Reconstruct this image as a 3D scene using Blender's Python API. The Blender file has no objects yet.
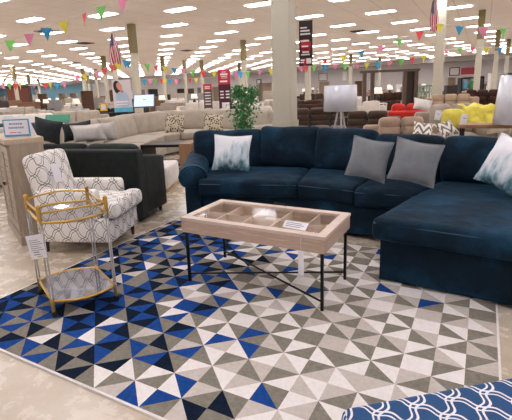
import bpy, math, random
import numpy as np
from mathutils import Vector, Matrix, noise
R_ = math.radians
random.seed(7)
sc = bpy.context.scene
col = sc.collection
CE = 4.2          # ceiling height
# ------------------------------------------------------------------ camera
CF, TILT, ROLL, YAW, CX, CY, CH = 423.56, .2232, .0400, .5096, 246.55, 185.2, 1.42
Fv = np.array([-math.sin(YAW)*math.cos(TILT), math.cos(YAW)*math.cos(TILT), -math.sin(TILT)])
Rt = np.array([math.cos(YAW), math.sin(YAW), 0.]); Up = np.cross(Rt, Fv)
Rv = math.cos(ROLL)*Rt - math.sin(ROLL)*Up; Uv = math.sin(ROLL)*Rt + math.cos(ROLL)*Up
def ray(px, py):
    return Fv + (px-CX)/CF*Rv - (py-CY)/CF*Uv
def at(px, py, z):            # the point at height z seen in that direction
    d = ray(px, py); t = (z-CH)/d[2]; return Vector((d[0]*t, d[1]*t, z))
def far(px, py, dep):         # the point at that distance
    d = ray(px, py)*dep; return Vector((d[0], d[1], d[2]+CH))
cam = bpy.data.cameras.new('camera'); co = bpy.data.objects.new('camera', cam); col.objects.link(co)
m = Matrix(((Rv[0], Uv[0], -Fv[0], 0), (Rv[1], Uv[1], -Fv[1], 0), (Rv[2], Uv[2], -Fv[2], CH), (0, 0, 0, 1)))
co.matrix_world = m
cam.sensor_fit = 'HORIZONTAL'; cam.sensor_width = 36; cam.lens = CF/512*36
cam.shift_x = (256-CX)/512; cam.shift_y = (CY-210)/512
cam.clip_end = 400; cam.clip_start = .02
sc.camera = co
# ------------------------------------------------------------------ materials
MT = {}
def rgb(h):
    if isinstance(h, str):
        v = [int(h[i:i+2], 16)/255 for i in (0, 2, 4)]
        return tuple(((x+.055)/1.055)**2.4 if x > .04045 else x/12.92 for x in v)+(1,)
    return tuple(h)+((1,) if len(h) == 3 else ())
class NT:
    def __init__(s, name):
        s.m = bpy.data.materials.new(name); s.m.use_nodes = True; s.t = s.m.node_tree
        s.b = s.t.nodes['Principled BSDF']
    def n(s, ty, **kw):
        nd = s.t.nodes.new(ty)
        for k, v in kw.items():
            if k.startswith('_'): nd.inputs[k[1:].replace('_', ' ')].default_value = v
            else: setattr(nd, k, v)
        return nd
    def l(s, a, b): s.t.links.new(a, b)
    def math(s, op, a, b=None, c=None):
        nd = s.n('ShaderNodeMath', operation=op)
        for i, v in enumerate((a, b, c)):
            if v is None: continue
            if hasattr(v, 'links'): s.l(v, nd.inputs[i])
            else: nd.inputs[i].default_value = v
        return nd.outputs[0]
    def mix(s, f, a, b):
        nd = s.n('ShaderNodeMix', data_type='RGBA')
        for i, v in ((0, f), (6, a), (7, b)):
            if hasattr(v, 'links'): s.l(v, nd.inputs[i])
            else: nd.inputs[i].default_value = v
        return nd.outputs[2]
    def coord(s, k='Object'):
        return s.n('ShaderNodeTexCoord').outputs[k]
    def noise(s, vec, scale, detail=3, rough=.5, out='Fac'):
        nd = s.n('ShaderNodeTexNoise', _Scale=scale, _Detail=detail, _Roughness=rough)
        s.l(vec, nd.inputs['Vector']); return nd.outputs[out]
    def ramp(s, f, stops):
        nd = s.n('ShaderNodeValToRGB'); e = nd.color_ramp.elements
        while len(e) < len(stops): e.new(.5)
        for i, (p, c) in enumerate(stops): e[i].position = p; e[i].color = rgb(c)
        s.l(f, nd.inputs[0]); return nd.outputs[0]
    def bump(s, h, st=.3, d=.01):
        nd = s.n('ShaderNodeBump', _Strength=st, _Distance=d); s.l(h, nd.inputs['Height']); s.l(nd.outputs[0], s.b.inputs['Normal'])
def mat(name, c, rough=.6, metal=0, var=.12, scale=8, bump=0, bscale=200, sheen=0, spec=.5, emit=None, alpha=None, trans=0, c2=None, coat=0):
    if name in MT: return MT[name]
    t = NT(name); b = t.b; c = rgb(c)
    cc = t.coord()
    if c2 is None: c2 = tuple(x*(1-var*2) for x in c[:3])+(1,)
    else: c2 = rgb(c2)
    t.l(t.ramp(t.noise(cc, scale, 4, .6), [(.3, c), (.72, c2)]), b.inputs['Base Color'])
    b.inputs['Roughness'].default_value = rough; b.inputs['Metallic'].default_value = metal
    b.inputs['Specular IOR Level'].default_value = spec
    b.inputs['Sheen Weight'].default_value = sheen; b.inputs['Coat Weight'].default_value = coat
    if trans: b.inputs['Transmission Weight'].default_value = trans
    if bump: t.bump(t.noise(cc, bscale, 3), bump, .004)
    if emit:
        b.inputs['Emission Color'].default_value = rgb(emit[0]); b.inputs['Emission Strength'].default_value = emit[1]
    MT[name] = t.m; return t.m
def fabric(name, c, c2=None, sheen=.2, scale=6, bump=.35):
    return mat(name, c, .9, c2=c2, sheen=sheen, scale=scale, bump=bump, bscale=260, spec=.2)
def m_wood(name, c1, c2, sc_=(3, 30, 30), rough=.55):
    if name in MT: return MT[name]
    t = NT(name); mp = t.n('ShaderNodeMapping'); t.l(t.coord(), mp.inputs[0]); mp.inputs['Scale'].default_value = sc_
    f = t.noise(mp.outputs[0], 1.5, 6, .65)
    t.l(t.ramp(f, [(.25, c1), (.5, c2), (.75, c1)]), t.b.inputs['Base Color']); t.b.inputs['Roughness'].default_value = rough
    t.bump(f, .25, .003); MT[name] = t.m; return t.m
def m_velvet():
    t = NT('navy_velvet'); c = t.coord()
    f1 = t.noise(c, 3.2, 4, .55); f2 = t.noise(c, 24, 3, .6)
    f = t.math('MULTIPLY_ADD', f2, .12, t.math('MULTIPLY', f1, .95))
    t.l(t.ramp(f, [(.32, '08141f'), (.55, '0d2231'), (.78, '1b425c')]), t.b.inputs['Base Color'])
    t.b.inputs['Roughness'].default_value = .75; t.b.inputs['Sheen Weight'].default_value = .5
    t.b.inputs['Sheen Roughness'].default_value = .35; t.b.inputs['Sheen Tint'].default_value = rgb('3a6f96')
    t.b.inputs['Specular IOR Level'].default_value = .15
    t.bump(t.noise(c, 7, 4), .5, .04); return t.m
def m_trellis(name, bg, line, period, w1, wob, double=True, rough=.85):
    t = NT(name); sp = t.n('ShaderNodeSeparateXYZ'); t.l(t.coord('UV'), sp.inputs[0])
    u = t.math('DIVIDE', sp.outputs[0], period); v = t.math('DIVIDE', sp.outputs[1], period)
    a = t.math('ADD', u, v); b = t.math('SUBTRACT', u, v)
    def wobd(p, q): return t.math('ADD', p, t.math('MULTIPLY', t.math('SINE', t.math('MULTIPLY', q, 2*math.pi)), wob))
    A = wobd(a, b); B = wobd(b, a)
    def ln(x, off, w):
        f = t.math('ABSOLUTE', t.math('SUBTRACT', t.math('FRACT', t.math('ADD', x, off)), .5)); return t.math('LESS_THAN', f, w)
    s = t.math('MAXIMUM', ln(A, 0, w1), ln(B, 0, w1))
    if double:
        s = t.math('MAXIMUM', s, t.math('MAXIMUM', ln(A, .2, w1*.8), ln(B, .2, w1*.8)))
    c = t.noise(t.coord(), 60, 2)
    base = t.mix(c, rgb(bg), tuple(x*.85 for x in rgb(bg)[:3])+(1,))
    t.l(t.mix(s, base, rgb(line)), t.b.inputs['Base Color']); t.b.inputs['Roughness'].default_value = rough
    t.b.inputs['Specular IOR Level'].default_value = .2
    t.bump(t.noise(t.coord(), 300, 2), .25, .002); return t.m
def m_floor():
    t = NT('polished_concrete'); c = t.coord()
    f = t.noise(c, .5, 6, .6); g = t.noise(c, 6, 5, .7)
    h = t.math('MULTIPLY_ADD', g, .35, t.math('MULTIPLY', f, .75))
    t.l(t.ramp(h, [(.36, 'a8967c'), (.52, 'bfb09b'), (.68, 'd2c7ba')]), t.b.inputs['Base Color'])
    t.l(t.ramp(g, [(.3, (.16,)*3), (.8, (.4,)*3)]), t.b.inputs['Roughness']); t.b.inputs['Specular IOR Level'].default_value = .6
    t.bump(g, .03, .01); return t.m
def m_ceiling():
    t = NT('ceiling_tiles'); sp = t.n('ShaderNodeSeparateXYZ'); t.l(t.coord(), sp.inputs[0])
    def ln(o, p): return t.math('LESS_THAN', t.math('FRACT', t.math('DIVIDE', o, p)), .02)
    s = t.math('MAXIMUM', ln(sp.outputs[0], 1.22), ln(sp.outputs[1], .61))
    n = t.noise(t.coord(), .6, 4)
    base = t.ramp(n, [(.3, 'f5eee8'), (.7, 'ece4dd')])
    t.l(t.mix(s, base, rgb('d6c8c2')), t.b.inputs['Base Color']); t.b.inputs['Roughness'].default_value = .9
    t.b.inputs['Specular IOR Level'].default_value = .1
    return t.m
def m_animal():
    t = NT('animal_print'); v = t.n('ShaderNodeTexVoronoi', _Scale=26.); t.l(t.coord(), v.inputs['Vector'])
    s = t.math('LESS_THAN', v.outputs['Distance'], .42)
    t.l(t.mix(s, rgb('c9bda6'), rgb('2e2a26')), t.b.inputs['Base Color']); t.b.inputs['Roughness'].default_value = .9; return t.m
def m_water():
    t = NT('watercolour_print'); mp = t.n('ShaderNodeMapping'); t.l(t.coord(), mp.inputs[0]); mp.inputs['Scale'].default_value = (9, 9, 3.2)
    sp = t.n('ShaderNodeSeparateXYZ'); t.l(t.coord(), sp.inputs[0])
    n = t.noise(mp.outputs[0], 1.1, 5, .6)
    band = t.math('MULTIPLY_ADD', sp.outputs[2], -1.1, -.02)       # print is denser low on the cover
    f = t.math('ADD', n, band)
    t.l(t.ramp(f, [(.44, 'e8eaf0'), (.56, 'b9ccd6'), (.66, '5f8796'), (.8, '2c4d5c')]), t.b.inputs['Base Color'])
    t.b.inputs['Roughness'].default_value = .85; return t.m
def m_zigzag():
    t = NT('zigzag_print'); sp = t.n('ShaderNodeSeparateXYZ'); t.l(t.coord('UV'), sp.inputs[0])
    z = t.math('ABSOLUTE', t.math('SUBTRACT', t.math('FRACT', t.math('MULTIPLY', sp.outputs[0], 7)), .5))
    s = t.math('LESS_THAN', t.math('FRACT', t.math('ADD', t.math('MULTIPLY', sp.outputs[1], 8), t.math('MULTIPLY', z, 2))), .45)
    t.l(t.mix(s, rgb('e6dfd6'), rgb('6e6a66')), t.b.inputs['Base Color']); t.b.inputs['Roughness'].default_value = .9; return t.m
def m_flag():
    t = NT('striped_flag'); sp = t.n('ShaderNodeSeparateXYZ'); t.l(t.coord('UV'), sp.inputs[0])
    x, y = sp.outputs[0], sp.outputs[1]
    st = t.math('LESS_THAN', t.math('FRACT', t.math('MULTIPLY', x, 6.5)), .5)
    c = t.mix(st, rgb('e9e4e6'), rgb('c8203c'))
    can = t.math('MULTIPLY', t.math('LESS_THAN', x, .54), t.math('GREATER_THAN', y, .6))
    fx = t.math('SUBTRACT', t.math('FRACT', t.math('MULTIPLY', x, 11)), .5); fy = t.math('SUBTRACT', t.math('FRACT', t.math('MULTIPLY', y, 20)), .5)
    star = t.math('LESS_THAN', t.math('ADD', t.math('MULTIPLY', fx, fx), t.math('MULTIPLY', fy, fy)), .05)
    cc = t.mix(star, rgb('28386e'), rgb('e9e4e6'))
    t.l(t.mix(can, c, cc), t.b.inputs['Base Color']); t.b.inputs['Roughness'].default_value = .8; return t.m
def m_glass(name='clear_glass', tint='ffffff', rough=.09):
    if name in MT: return MT[name]
    t = NT(name); out = t.t.nodes['Material Output']
    tr = t.n('ShaderNodeBsdfTransparent', _Color=rgb(tint)); gl = t.n('ShaderNodeBsdfGlossy', _Roughness=rough)
    lw = t.n('ShaderNodeLayerWeight', _Blend=.5); mx = t.n('ShaderNodeMixShader')
    t.l(t.math('MULTIPLY_ADD', t.math('POWER', lw.outputs['Facing'], 3.5), .2, .018), mx.inputs[0]); t.l(tr.outputs[0], mx.inputs[1]); t.l(gl.outputs[0], mx.inputs[2]); t.l(mx.outputs[0], out.inputs[0])
    MT[name] = t.m; return t.m
velvet = m_velvet()
M_ = dict(
 floor=m_floor(), ceil=m_ceiling(), velvet=velvet, animal=m_animal(), water=m_water(), zig=m_zigzag(), flag=m_flag(), glass=m_glass(),
 wall=mat('painted_wall', 'c9c3c2', .8, var=.04, scale=.4), blue=mat('blue_wall', '86b4cc', .8, var=.06, scale=.3),
 grey_wall=mat('grey_blue_wall', 'a9adb4', .8, var=.05, scale=.3), soffit=mat('soffit_paint', 'a8a19c', .8, var=.05, scale=.5),
 column=mat('column_paint', 'c6c0ae', .55, var=.03, scale=3), coltop=mat('column_olive', '86794f', .6, var=.1, scale=3),
 light=mat('light_panel', 'ffffff', .5, emit=('fbf9ff', 17.0), var=0), lframe=mat('light_frame', 'e8e4e2', .5, var=.02),
 vent=mat('vent_metal', '2b2621', .6), wood_t=m_wood('whitewashed_wood', 'd3beb0', 'b99f8c', (3, 30, 30)), wood_top=m_wood('pale_wood', 'dfcfc6', 'cdb9ac', (4, 30, 30)),
 wood_in=m_wood('box_interior_wood', 'd2c3a4', 'c2b08c', (4, 20, 20)), black=mat('black_metal', '1b1a1a', .4, metal=.6, var=.05),
 gold=mat('brushed_gold', 'cfa656', .28, metal=.85, var=.08, scale=30), acryl=m_glass('clear_acrylic', 'ded9da', .05), shelfg=m_glass('tinted_shelf_glass', 'f4f6fa', .02),
 mirror=mat('mirror_shelf', 'c8ccd8', .06, metal=1, var=.02), rubber=mat('caster_rubber', '17181a', .5),
 paper=mat('white_card', 'e9e6ec', .6, var=.02), ink=mat('printed_grey', '8f8c96', .7, var=.02), redink=mat('printed_red', 'd8676e', .7), limeink=mat('printed_lime', 'bac73a', .7),
 trel=m_trellis('lattice_upholstery', 'f0ebe6', '2b2a30', .165, .024, .075), trel2=m_trellis('blue_trellis_upholstery', '2f5380', 'e4e2e6', .125, .045, .09),
 darkleg=mat('dark_wood_leg', '2a1d18', .4), ashw=m_wood('weathered_wood', 'b9ab9b', 'a19180', (20, 20, 2.5)), ashtop=m_wood('weathered_wood_top', 'cbbba6', 'b8a58d', (4, 22, 22)),
 char=fabric('charcoal_chenille', '252b2a', '191e1d', .12, 10), charp=fabric('slate_cushion', '33393b', '262b2d', .12, 10), white=fabric('white_cover', 'e6e0dc', 'd6cfca', .1, 10),
 greige=fabric('greige_velvet', 'aca091', '92867a', .3, 5), greige2=fabric('pale_greige', 'b9ae9f', 'a49989', .2, 5), grey=fabric('grey_cotton', '868a8f', '72767c', .15, 6),
 choc=fabric('brown_suede', '4e3c2f', '382a1d', .3, 4), taupe=fabric('taupe_microfibre', 'b89f8b', '9c836f', .25, 4), red=fabric('red_leather', 'd23a2c', 'b42c22', .1, 4), cream=fabric('cream_linen', 'd9cfc4', 'c9bfb2', .1, 6),
 tan=fabric('tan_chenille', 'b9a189', 'a18a73', .1, 6), yellow=fabric('yellow_plush', 'ecdf6c', 'd9c84a', .1, 12), brownf=fabric('dark_brown_leather', '4a3228', '38251d', .05, 6), lgrey=fabric('light_grey_linen', 'b9b5b2', 'a5a19d', .1, 6), slate=fabric('slate_leather', '50545a', '3e4247', .05, 6), mauve=fabric('rosy_taupe', 'a98f84', '947a70', .1, 6),
)
RUGC = [mat('rug_'+n, c, .95, c2=c2, scale=45, bump=.5, bscale=160, spec=.1) for n, c, c2 in (('royal_blue', '1f4b92', '183d7c'), ('navy', '131f33', '0c1626'), ('stone_grey', '8b867b', '767065'), ('pale_taupe', 'c9c0b9', 'bab1a9'), ('cream', 'eae5e3', 'ddd7d4'))]
def tint(name, c, rough=.7, **k): return mat(name, c, rough, **k)
# ------------------------------------------------------------------ mesh tools
class MB:
    def __init__(s): s.v = []; s.f = []; s.sm = []; s.mi = []
    def add(s, vs, fs, M=None, smooth=False, mi=0):
        o = len(s.v)
        for p in vs:
            p = Vector(p); s.v.append(M @ p if M is not None else p)
        for f in fs: s.f.append(tuple(i+o for i in f)); s.sm.append(smooth); s.mi.append(mi)
        return s
    def box(s, x0, x1, y0, y1, z0, z1, M=None, mi=0):
        vs = [(x, y, z) for z in (z0, z1) for y in (y0, y1) for x in (x0, x1)]
        return s.add(vs, [(0, 2, 3, 1), (4, 5, 7, 6), (0, 1, 5, 4), (2, 6, 7, 3), (0, 4, 6, 2), (1, 3, 7, 5)], M, mi=mi)
    def cbox(s, c, sz, M=None): return s.box(c[0]-sz[0]/2, c[0]+sz[0]/2, c[1]-sz[1]/2, c[1]+sz[1]/2, c[2]-sz[2]/2, c[2]+sz[2]/2, M)
    def rbox(s, sx, sy, sz, r, M=None, fn=None, puff=0, mid=6, seg=3, wr=0, wf=7, seed=0, smooth=True, px=0, sag=0):
        h = (sx/2, sy/2, sz/2); L = []
        for a in h:
            rr = min(r, a*.98); e = [-a+rr*(1-math.cos(math.pi/2*i/seg))*1.0 for i in range(seg+1)]
            m_ = [(-a+rr)+(2*(a-rr))*i/mid for i in range(1, mid)]
            L.append(e+m_+[-x for x in reversed(e)])
        idx = {}; vs = []; fs = []
        rr3 = [min(r, a*.98) for a in h]
        def pt(p):
            k = tuple(round(x, 6) for x in p)
            if k in idx: return idx[k]
            c = [max(-(h[i]-r if h[i] > r else 0), min((h[i]-r if h[i] > r else 0), p[i])) for i in range(3)]
            d = Vector([p[i]-c[i] for i in range(3)]); q = Vector(c)
            if d.length > 1e-9: 
                dn = d.normalized(); q += Vector([dn[i]*min(r, h[i]) for i in range(3)])
            u = [p[i]/h[i] for i in range(3)]
            if puff: q.z += puff*(1-u[0]**2)*(1-u[1]**2)*(1 if u[2] > 0 else -1)*min(1, abs(u[2]))
            if px: q.y += px*(1-u[0]**2)*(1-u[2]**2)*(1 if u[1] > 0 else -1)*min(1, abs(u[1]))
            if wr:
                n = noise.noise_vector(q*wf+Vector((seed*3.1, seed, seed*1.7))); q += n*wr
            if fn: q = Vector(fn(q))
            idx[k] = len(vs); vs.append(q); return idx[k]
        for ax in range(3):
            a1, a2 = (ax+1) % 3, (ax+2) % 3
            for sgn in (-1, 1):
                for i in range(len(L[a1])-1):
                    for j in range(len(L[a2])-1):
                        qd = []
                        for (ii, jj) in ((i, j), (i+1, j), (i+1, j+1), (i, j+1)):
                            p = [0, 0, 0]; p[ax] = sgn*h[ax]; p[a1] = L[a1][ii]; p[a2] = L[a2][jj]; qd.append(pt(p))
                        if sgn < 0: qd.reverse()
                        if len(set(qd)) == 4: fs.append(tuple(qd))
        return s.add(vs, fs, M, smooth)
    def tube(s, pts, r, n=8, closed=False, cap=True, smooth=True, rs=None):
        pts = [Vector(p) for p in pts]; N = len(pts); vs = []; fs = []
        up = Vector((0, 0, 1)); prev = None
        for i, p in enumerate(pts):
            a = pts[(i-1) % N] if (closed or i) else p; b = pts[(i+1) % N] if (closed or i < N-1) else p
            t = (b-a).normalized()
            if prev is None: x = t.orthogonal().normalized()
            else: x = (prev-t*prev.dot(t)).normalized()
            prev = x; y = t.cross(x); rr = rs[i] if rs else r
            for k in range(n):
                an = 2*math.pi*k/n; vs.append(p+(x*math.cos(an)+y*math.sin(an))*rr)
        for i in range(N if closed else N-1):
            for k in range(n):
                a = i*n+k; b = i*n+(k+1) % n; c = ((i+1) % N)*n+(k+1) % n; d = ((i+1) % N)*n+k; fs.append((a, b, c, d))
        if cap and not closed: fs.append(tuple(range(n-1, -1, -1))); fs.append(tuple((N-1)*n+k for k in range(n)))
        return s.add(vs, fs, None, smooth)
    def lathe(s, prof, n=16, M=None, smooth=True):
        vs = []; fs = []
        for (r, z) in prof:
            for k in range(n): vs.append((r*math.cos(2*math.pi*k/n), r*math.sin(2*math.pi*k/n), z))
        for i in range(len(prof)-1):
            for k in range(n): fs.append((i*n+k, i*n+(k+1) % n, (i+1)*n+(k+1) % n, (i+1)*n+k))
        fs.append(tuple(range(n-1, -1, -1))); fs.append(tuple((len(prof)-1)*n+k for k in range(n)))
        return s.add(vs, fs, M, smooth)
    def prism(s, poly, z0, z1, M=None):
        n = len(poly); vs = [(p[0], p[1], z0) for p in poly]+[(p[0], p[1], z1) for p in poly]
        a = sum(poly[i][0]*poly[(i+1) % n][1]-poly[(i+1) % n][0]*poly[i][1] for i in range(n))
        fs = [tuple(range(n-1, -1, -1)), tuple(range(n, 2*n))]+[(i, (i+1) % n, n+(i+1) % n, n+i) for i in range(n)]
        if a < 0: fs = [tuple(reversed(f)) for f in fs]
        return s.add(vs, fs, M)
    def build(s, name, mt, parent=None):
        me = bpy.data.meshes.new(name); me.from_pydata([tuple(v) for v in s.v], [], s.f)
        me.polygons.foreach_set('use_smooth', s.sm)
        for x in (mt if isinstance(mt, (list, tuple)) else [mt]): me.materials.append(x)
        if any(s.mi): me.polygons.foreach_set('material_index', s.mi)
        me.update()
        uv = me.uv_layers.new(name='UVMap'); nv = len(me.loops)
        d = np.empty(nv*2, 'f'); V = s.v
        for p in me.polygons:
            n = p.normal; ax = max(range(3), key=lambda i: abs(n[i]))
            for li in p.loop_indices:
                v = V[me.loops[li].vertex_index]
                a, b = ((v[1], v[2]) if ax == 0 else (v[0], v[2]) if ax == 1 else (v[0], v[1]))
                d[2*li] = a; d[2*li+1] = b
        uv.data.foreach_set('uv', d)
        o = bpy.data.objects.new(name, me); col.objects.link(o)
        if parent: o.parent = parent
        return o
def T(x, y, z, rz=0, rx=0, ry=0): return Matrix.Translation((x, y, z)) @ Matrix.Rotation(rz, 4, 'Z') @ Matrix.Rotation(rx, 4, 'X') @ Matrix.Rotation(ry, 4, 'Y')
def tag(o, label, cat, group=None):
    o['label'] = label; o['category'] = cat
    if group: o['group'] = group
    return o
def thing(name, label, cat, loc=(0, 0, 0), rz=0, group=None):
    o = bpy.data.objects.new(name, None); col.objects.link(o); o.location = loc; o.rotation_euler = (0, 0, rz); o.empty_display_size = .1
    return tag(o, label, cat, group)
def struct(name, mb, mt, parent=None):
    o = mb.build(name, mt, parent)
    if not parent: o['kind'] = 'structure'
    return o
def kids(o): return [c for c in bpy.data.objects if c.parent == o]
KID = {}
def dup(o, loc=None, rz=None, label=None, group=None, scale=None, parent=None):
    c = o.copy(); col.objects.link(c)
    if parent is not None: c.parent = parent
    if loc is not None: c.location = loc
    if rz is not None: c.rotation_euler = (0, 0, rz)
    if label: c['label'] = label
    if group: c['group'] = group
    if scale: c.scale = scale
    if o.name not in KID: KID[o.name] = kids(o)
    for k in KID[o.name]: dup(k, parent=c)
    return c
def quadmap(sx, sy, q):       # q: front-left, front-right, back-right, back-left
    q = [Vector((a[0], a[1], 0)) for a in q]
    def f(p):
        u = p.x/sx+.5; v = p.y/sy+.5
        r = (q[0]*(1-u)+q[1]*u)*(1-v)+(q[3]*(1-u)+q[2]*u)*v
        return (r.x, r.y, p.z)
    return f
def qsize(q):
    q = [Vector((a[0], a[1])) for a in q]; return ((q[1]-q[0]).length+(q[2]-q[3]).length)/2, ((q[3]-q[0]).length+(q[2]-q[1]).length)/2
# ------------------------------------------------------------------ room
X0, X1, Y0, Y1 = -112, 8.5, -6, 60
struct('floor', MB().box(X0, X1, Y0, Y1, -.1, 0), M_['floor'])
struct('ceiling', MB().box(X0, X1, Y0, Y1, CE, CE+.1), M_['ceil'])
xb = at(92, 82, CE).x*Y1/at(92, 82, CE).y; xg = 60*math.tan(-.0)-14
struct('wall_back', MB().box(xb, X1, Y1, Y1+.2, 0, CE), M_['wall'])
struct('wall_far_left', MB().box(X0, xb, Y1, Y1+.2, 0, CE), M_['blue'])
struct('wall_left', MB().box(X0-.2, X0, Y0, Y1, 0, CE), M_['blue'])
struct('wall_right', MB().box(X1, X1+.2, Y0, Y1, 0, CE), M_['wall'])
struct('wall_front', MB().box(X0, X1, Y0-.2, Y0, 0, CE), M_['wall'])
struct('trim_1', MB().box(X0, X1, Y1-2.4, Y1, CE-.55, CE), M_['soffit'])
# ceiling lights on their own skew grid
LP0, La, Lb = Vector((-19.403, 16.032, 0)), Vector((2.6476, 1.0088, 0)), Vector((.334, 3.675, 0))
lt = None; extra = MB(); n_l = 0
cand = []
for i in range(-30, 12):
    for j in range(-30, 22):
        p = LP0+La*i+Lb*j
        if X0+1 < p.x < X1-1 and Y0+1 < p.y < Y1-3:
            P = np.array([p.x, p.y, CE-CH]); d = P@Fv
            vis = d > .3 and -10 < CX+CF*(P@Rv)/d < 522 and -10 < CY-CF*(P@Uv)/d
            cand.append((not vis, d if vis else p.length, p))
cand.sort(key=lambda c: (c[0], c[1]))
nv = 0; light_objs = []
RL = -.07
for hid, d, p in cand:
    if (not hid and nv < 170) or (hid and p.length < 16 and p.length > 0):
        if lt is None:
            lt = thing('ceiling_light', 'white rectangular fluorescent panel set in the beige tiled ceiling', 'ceiling light', (p.x, p.y, CE), RL, 'fluorescent ceiling panels')
            MB().box(-.54, .54, -.21, .21, -.016, -.006).build('diffuser', M_['light'], lt)
            f = MB()
            for (a, b, c_, e) in ((-.56, .56, -.23, .23),): f.box(a, b, c_, e, -.0055, 0)
            f.build('frame', M_['lframe'], lt)
        else: dup(lt, (p.x, p.y, CE), RL)
        nv += not hid
    else:
        extra.box(-.54, .54, -.21, .21, -.016, -.002, T(p.x, p.y, CE, RL))
eo = extra.build('ceiling_light_field', M_['light']); eo['kind'] = 'stuff'; tag(eo, 'far off rows of ceiling panels beyond the nearer ones, merging into white streaks', 'ceiling lights')
# columns
def column(x, y, label, w=.24, collar=True, group=None):
    c = thing('column', label, 'column', (x, y, 0), 0, group)
    MB().rbox(w, w, CE, .012, T(0, 0, CE/2), smooth=False, mid=1, seg=1).build('shaft', M_['column'], c)
    MB().box(-w/2-.012, w/2+.012, -w/2-.012, w/2+.012, 0, .95).build('lower_sleeve', M_['column'], c)
    if collar: MB().box(-w/2-.006, w/2+.006, -w/2-.006, w/2+.006, CE-1.15, CE-.004).build('upper_band', M_['coltop'], c)['label'] = 'olive upper band of the column'
    return c
bc = far(286, 150, 6.3)
column(bc.x, bc.y, 'broad cream square column rising right behind the navy sofa', .27, False)
rc = far(437, 95, 14.6)
column(rc.x, rc.y, 'cream column with a striped flag and a yellow pennant at its top', .30, False)
for (px, py, lb) in [(131, 24, 'cream column left of the big one, beside the woman poster, olive at the top'), (243, 40, 'cream column standing behind the tall red banner and the leafy tree'),
        (12.5, 66, 'cream column in front of the blue wall, leftmost in the photo'), (28, 75, 'cream column before the blue wall beside the dark armoire'), (38, 79, 'thin far column before the blue wall next to the round clock'),
        (103, 56, 'cream column under the left hanging flag'), (95, 69, 'thin far column just left of the flag column'), (184, 60, 'far column between the animal print pillows and the ceiling, olive top'),
        (239, 63, 'small far column glimpsed beside the red banner'), (351, 53.5, 'far column above the plastic wrapped white lamp shade'), (380, 57, 'far column rising inside the dark wooden canopy frame'),
        (482.5, 10, 'cream column third from the right edge, pink bow of pennants near its top'), (498.7, 30, 'cream column second from the right edge of the photo'), (509, 39, 'cream column at the far right edge of the photo')]:
    p = at(px, py, CE); column(p.x, p.y, lb)
p = far(308, 95, 22); column(p.x, p.y, 'far column below the dark hanging sale banner')
p = far(165, 95, 34); column(p.x, p.y, 'thin far column behind the greige sectional, left of the other')
p = far(203, 90, 40); column(p.x, p.y, 'thin far column above the small red price board')
for px, dep in ((85.5, 45), (90, 62), (117, 30)):
    p = far(px, 95, dep); column(p.x, p.y, 'slim distant column standing among the furniture on the left side', .27, True, 'slim distant columns')
# vents
for (px, py, lb) in ((46, 31, 'dark slotted ceiling vent beside the blue pennant'), (85, 43, 'dark ceiling vent left of the hanging flag'), (187, 50.5, 'small dark ceiling vent over the middle of the store'), (358, 31, 'dark ceiling vent touching a light panel, above the lamp'), (75, 62.5, 'faint far ceiling vent below the left lights')):
    p = at(px, py, CE); v = thing('ceiling_vent', lb, 'vent', (p.x, p.y, CE), 0)
    f = MB()
    for a, b, c_, e in ((-.35, .35, -.35, -.31), (-.35, .35, .31, .35), (-.35, -.31, -.31, .31), (.31, .35, -.31, .31)): f.box(a, b, c_, e, -.03, 0)
    f.build('vent_frame', M_['vent'], v)
    f = MB()
    for k in range(7): f.box(-.31, .31, -.29+k*.085, -.24+k*.085, -.02, -.004)
    f.build('louvre', M_['vent'], v)
# ------------------------------------------------------------------ rug
rx0, rx1, ry0, ry1 = -2.956, .163, 1.203, 3.592
def clip(poly):
    for ax, val, sg in ((0, rx0, 1), (0, rx1, -1), (1, ry0, 1), (1, ry1, -1)):
        out = []
        for i in range(len(poly)):
            a, b = poly[i], poly[(i+1) % len(poly)]; da = (a[ax]-val)*sg; db = (b[ax]-val)*sg
            if da >= 0: out.append(a)
            if (da > 0 > db) or (da < 0 < db):
                t = da/(da-db); out.append((a[0]+(b[0]-a[0])*t, a[1]+(b[1]-a[1])*t))
        poly = out
        if len(poly) < 3: return None
    return poly
def rugcol(x, y):
    r = random.random(); e = x+.10*(y-2.4)
    if x < -2.35 or e < -1.78+.12*math.sin(y*5): w = (.37, .27, .31, .02, .03)
    elif e < -1.45: w = (.24, .12, .24, .16, .24)
    elif e < -.95: w = (.09, .02, .28, .27, .34)
    else: w = (.006, 0, .334, .30, .36)
    if x < -1.9 and y < 1.75 and x > -2.4: w = (.34, .20, .28, .06, .12)
    s = 0
    for i, k in enumerate(w):
        s += k
        if r < s: return i
    return 4
rug = MB(); dx, dy = .1452, .2655; zt = .014
edge_cols = {}
def tri(a, b, c):
    p = clip([a, b, c])
    if not p: return
    ks = [tuple(sorted(((round(u[0], 3), round(u[1], 3)), (round(v[0], 3), round(v[1], 3))))) for u, v in ((a, b), (b, c), (c, a))]
    cx_ = (a[0]+b[0]+c[0])/3; cy_ = (a[1]+b[1]+c[1])/3
    used = [edge_cols[k] for k in ks if k in edge_cols]
    for _ in range(12):
        cl = rugcol(cx_, cy_)
        if cl not in used: break
    for k in ks: edge_cols[k] = cl
    rug.add([(q[0], q[1], zt) for q in p], [tuple(range(len(p)))], mi=cl)
for k in range(-1, 24):
    xc = rx1-k*dx
    for j in range(-2, 12):
        yc = ry0+dy*j+(dy/2 if k % 2 else 0)+dy/2      # centre of a diamond, its points at the lattice corners
        E_, W2, N_, S_, C_ = (xc+dx, yc), (xc-dx, yc), (xc, yc+dy/2), (xc, yc-dy/2), (xc, yc)
        tri(E_, N_, C_); tri(N_, W2, C_); tri(W2, S_, C_); tri(S_, E_, C_)
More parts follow.
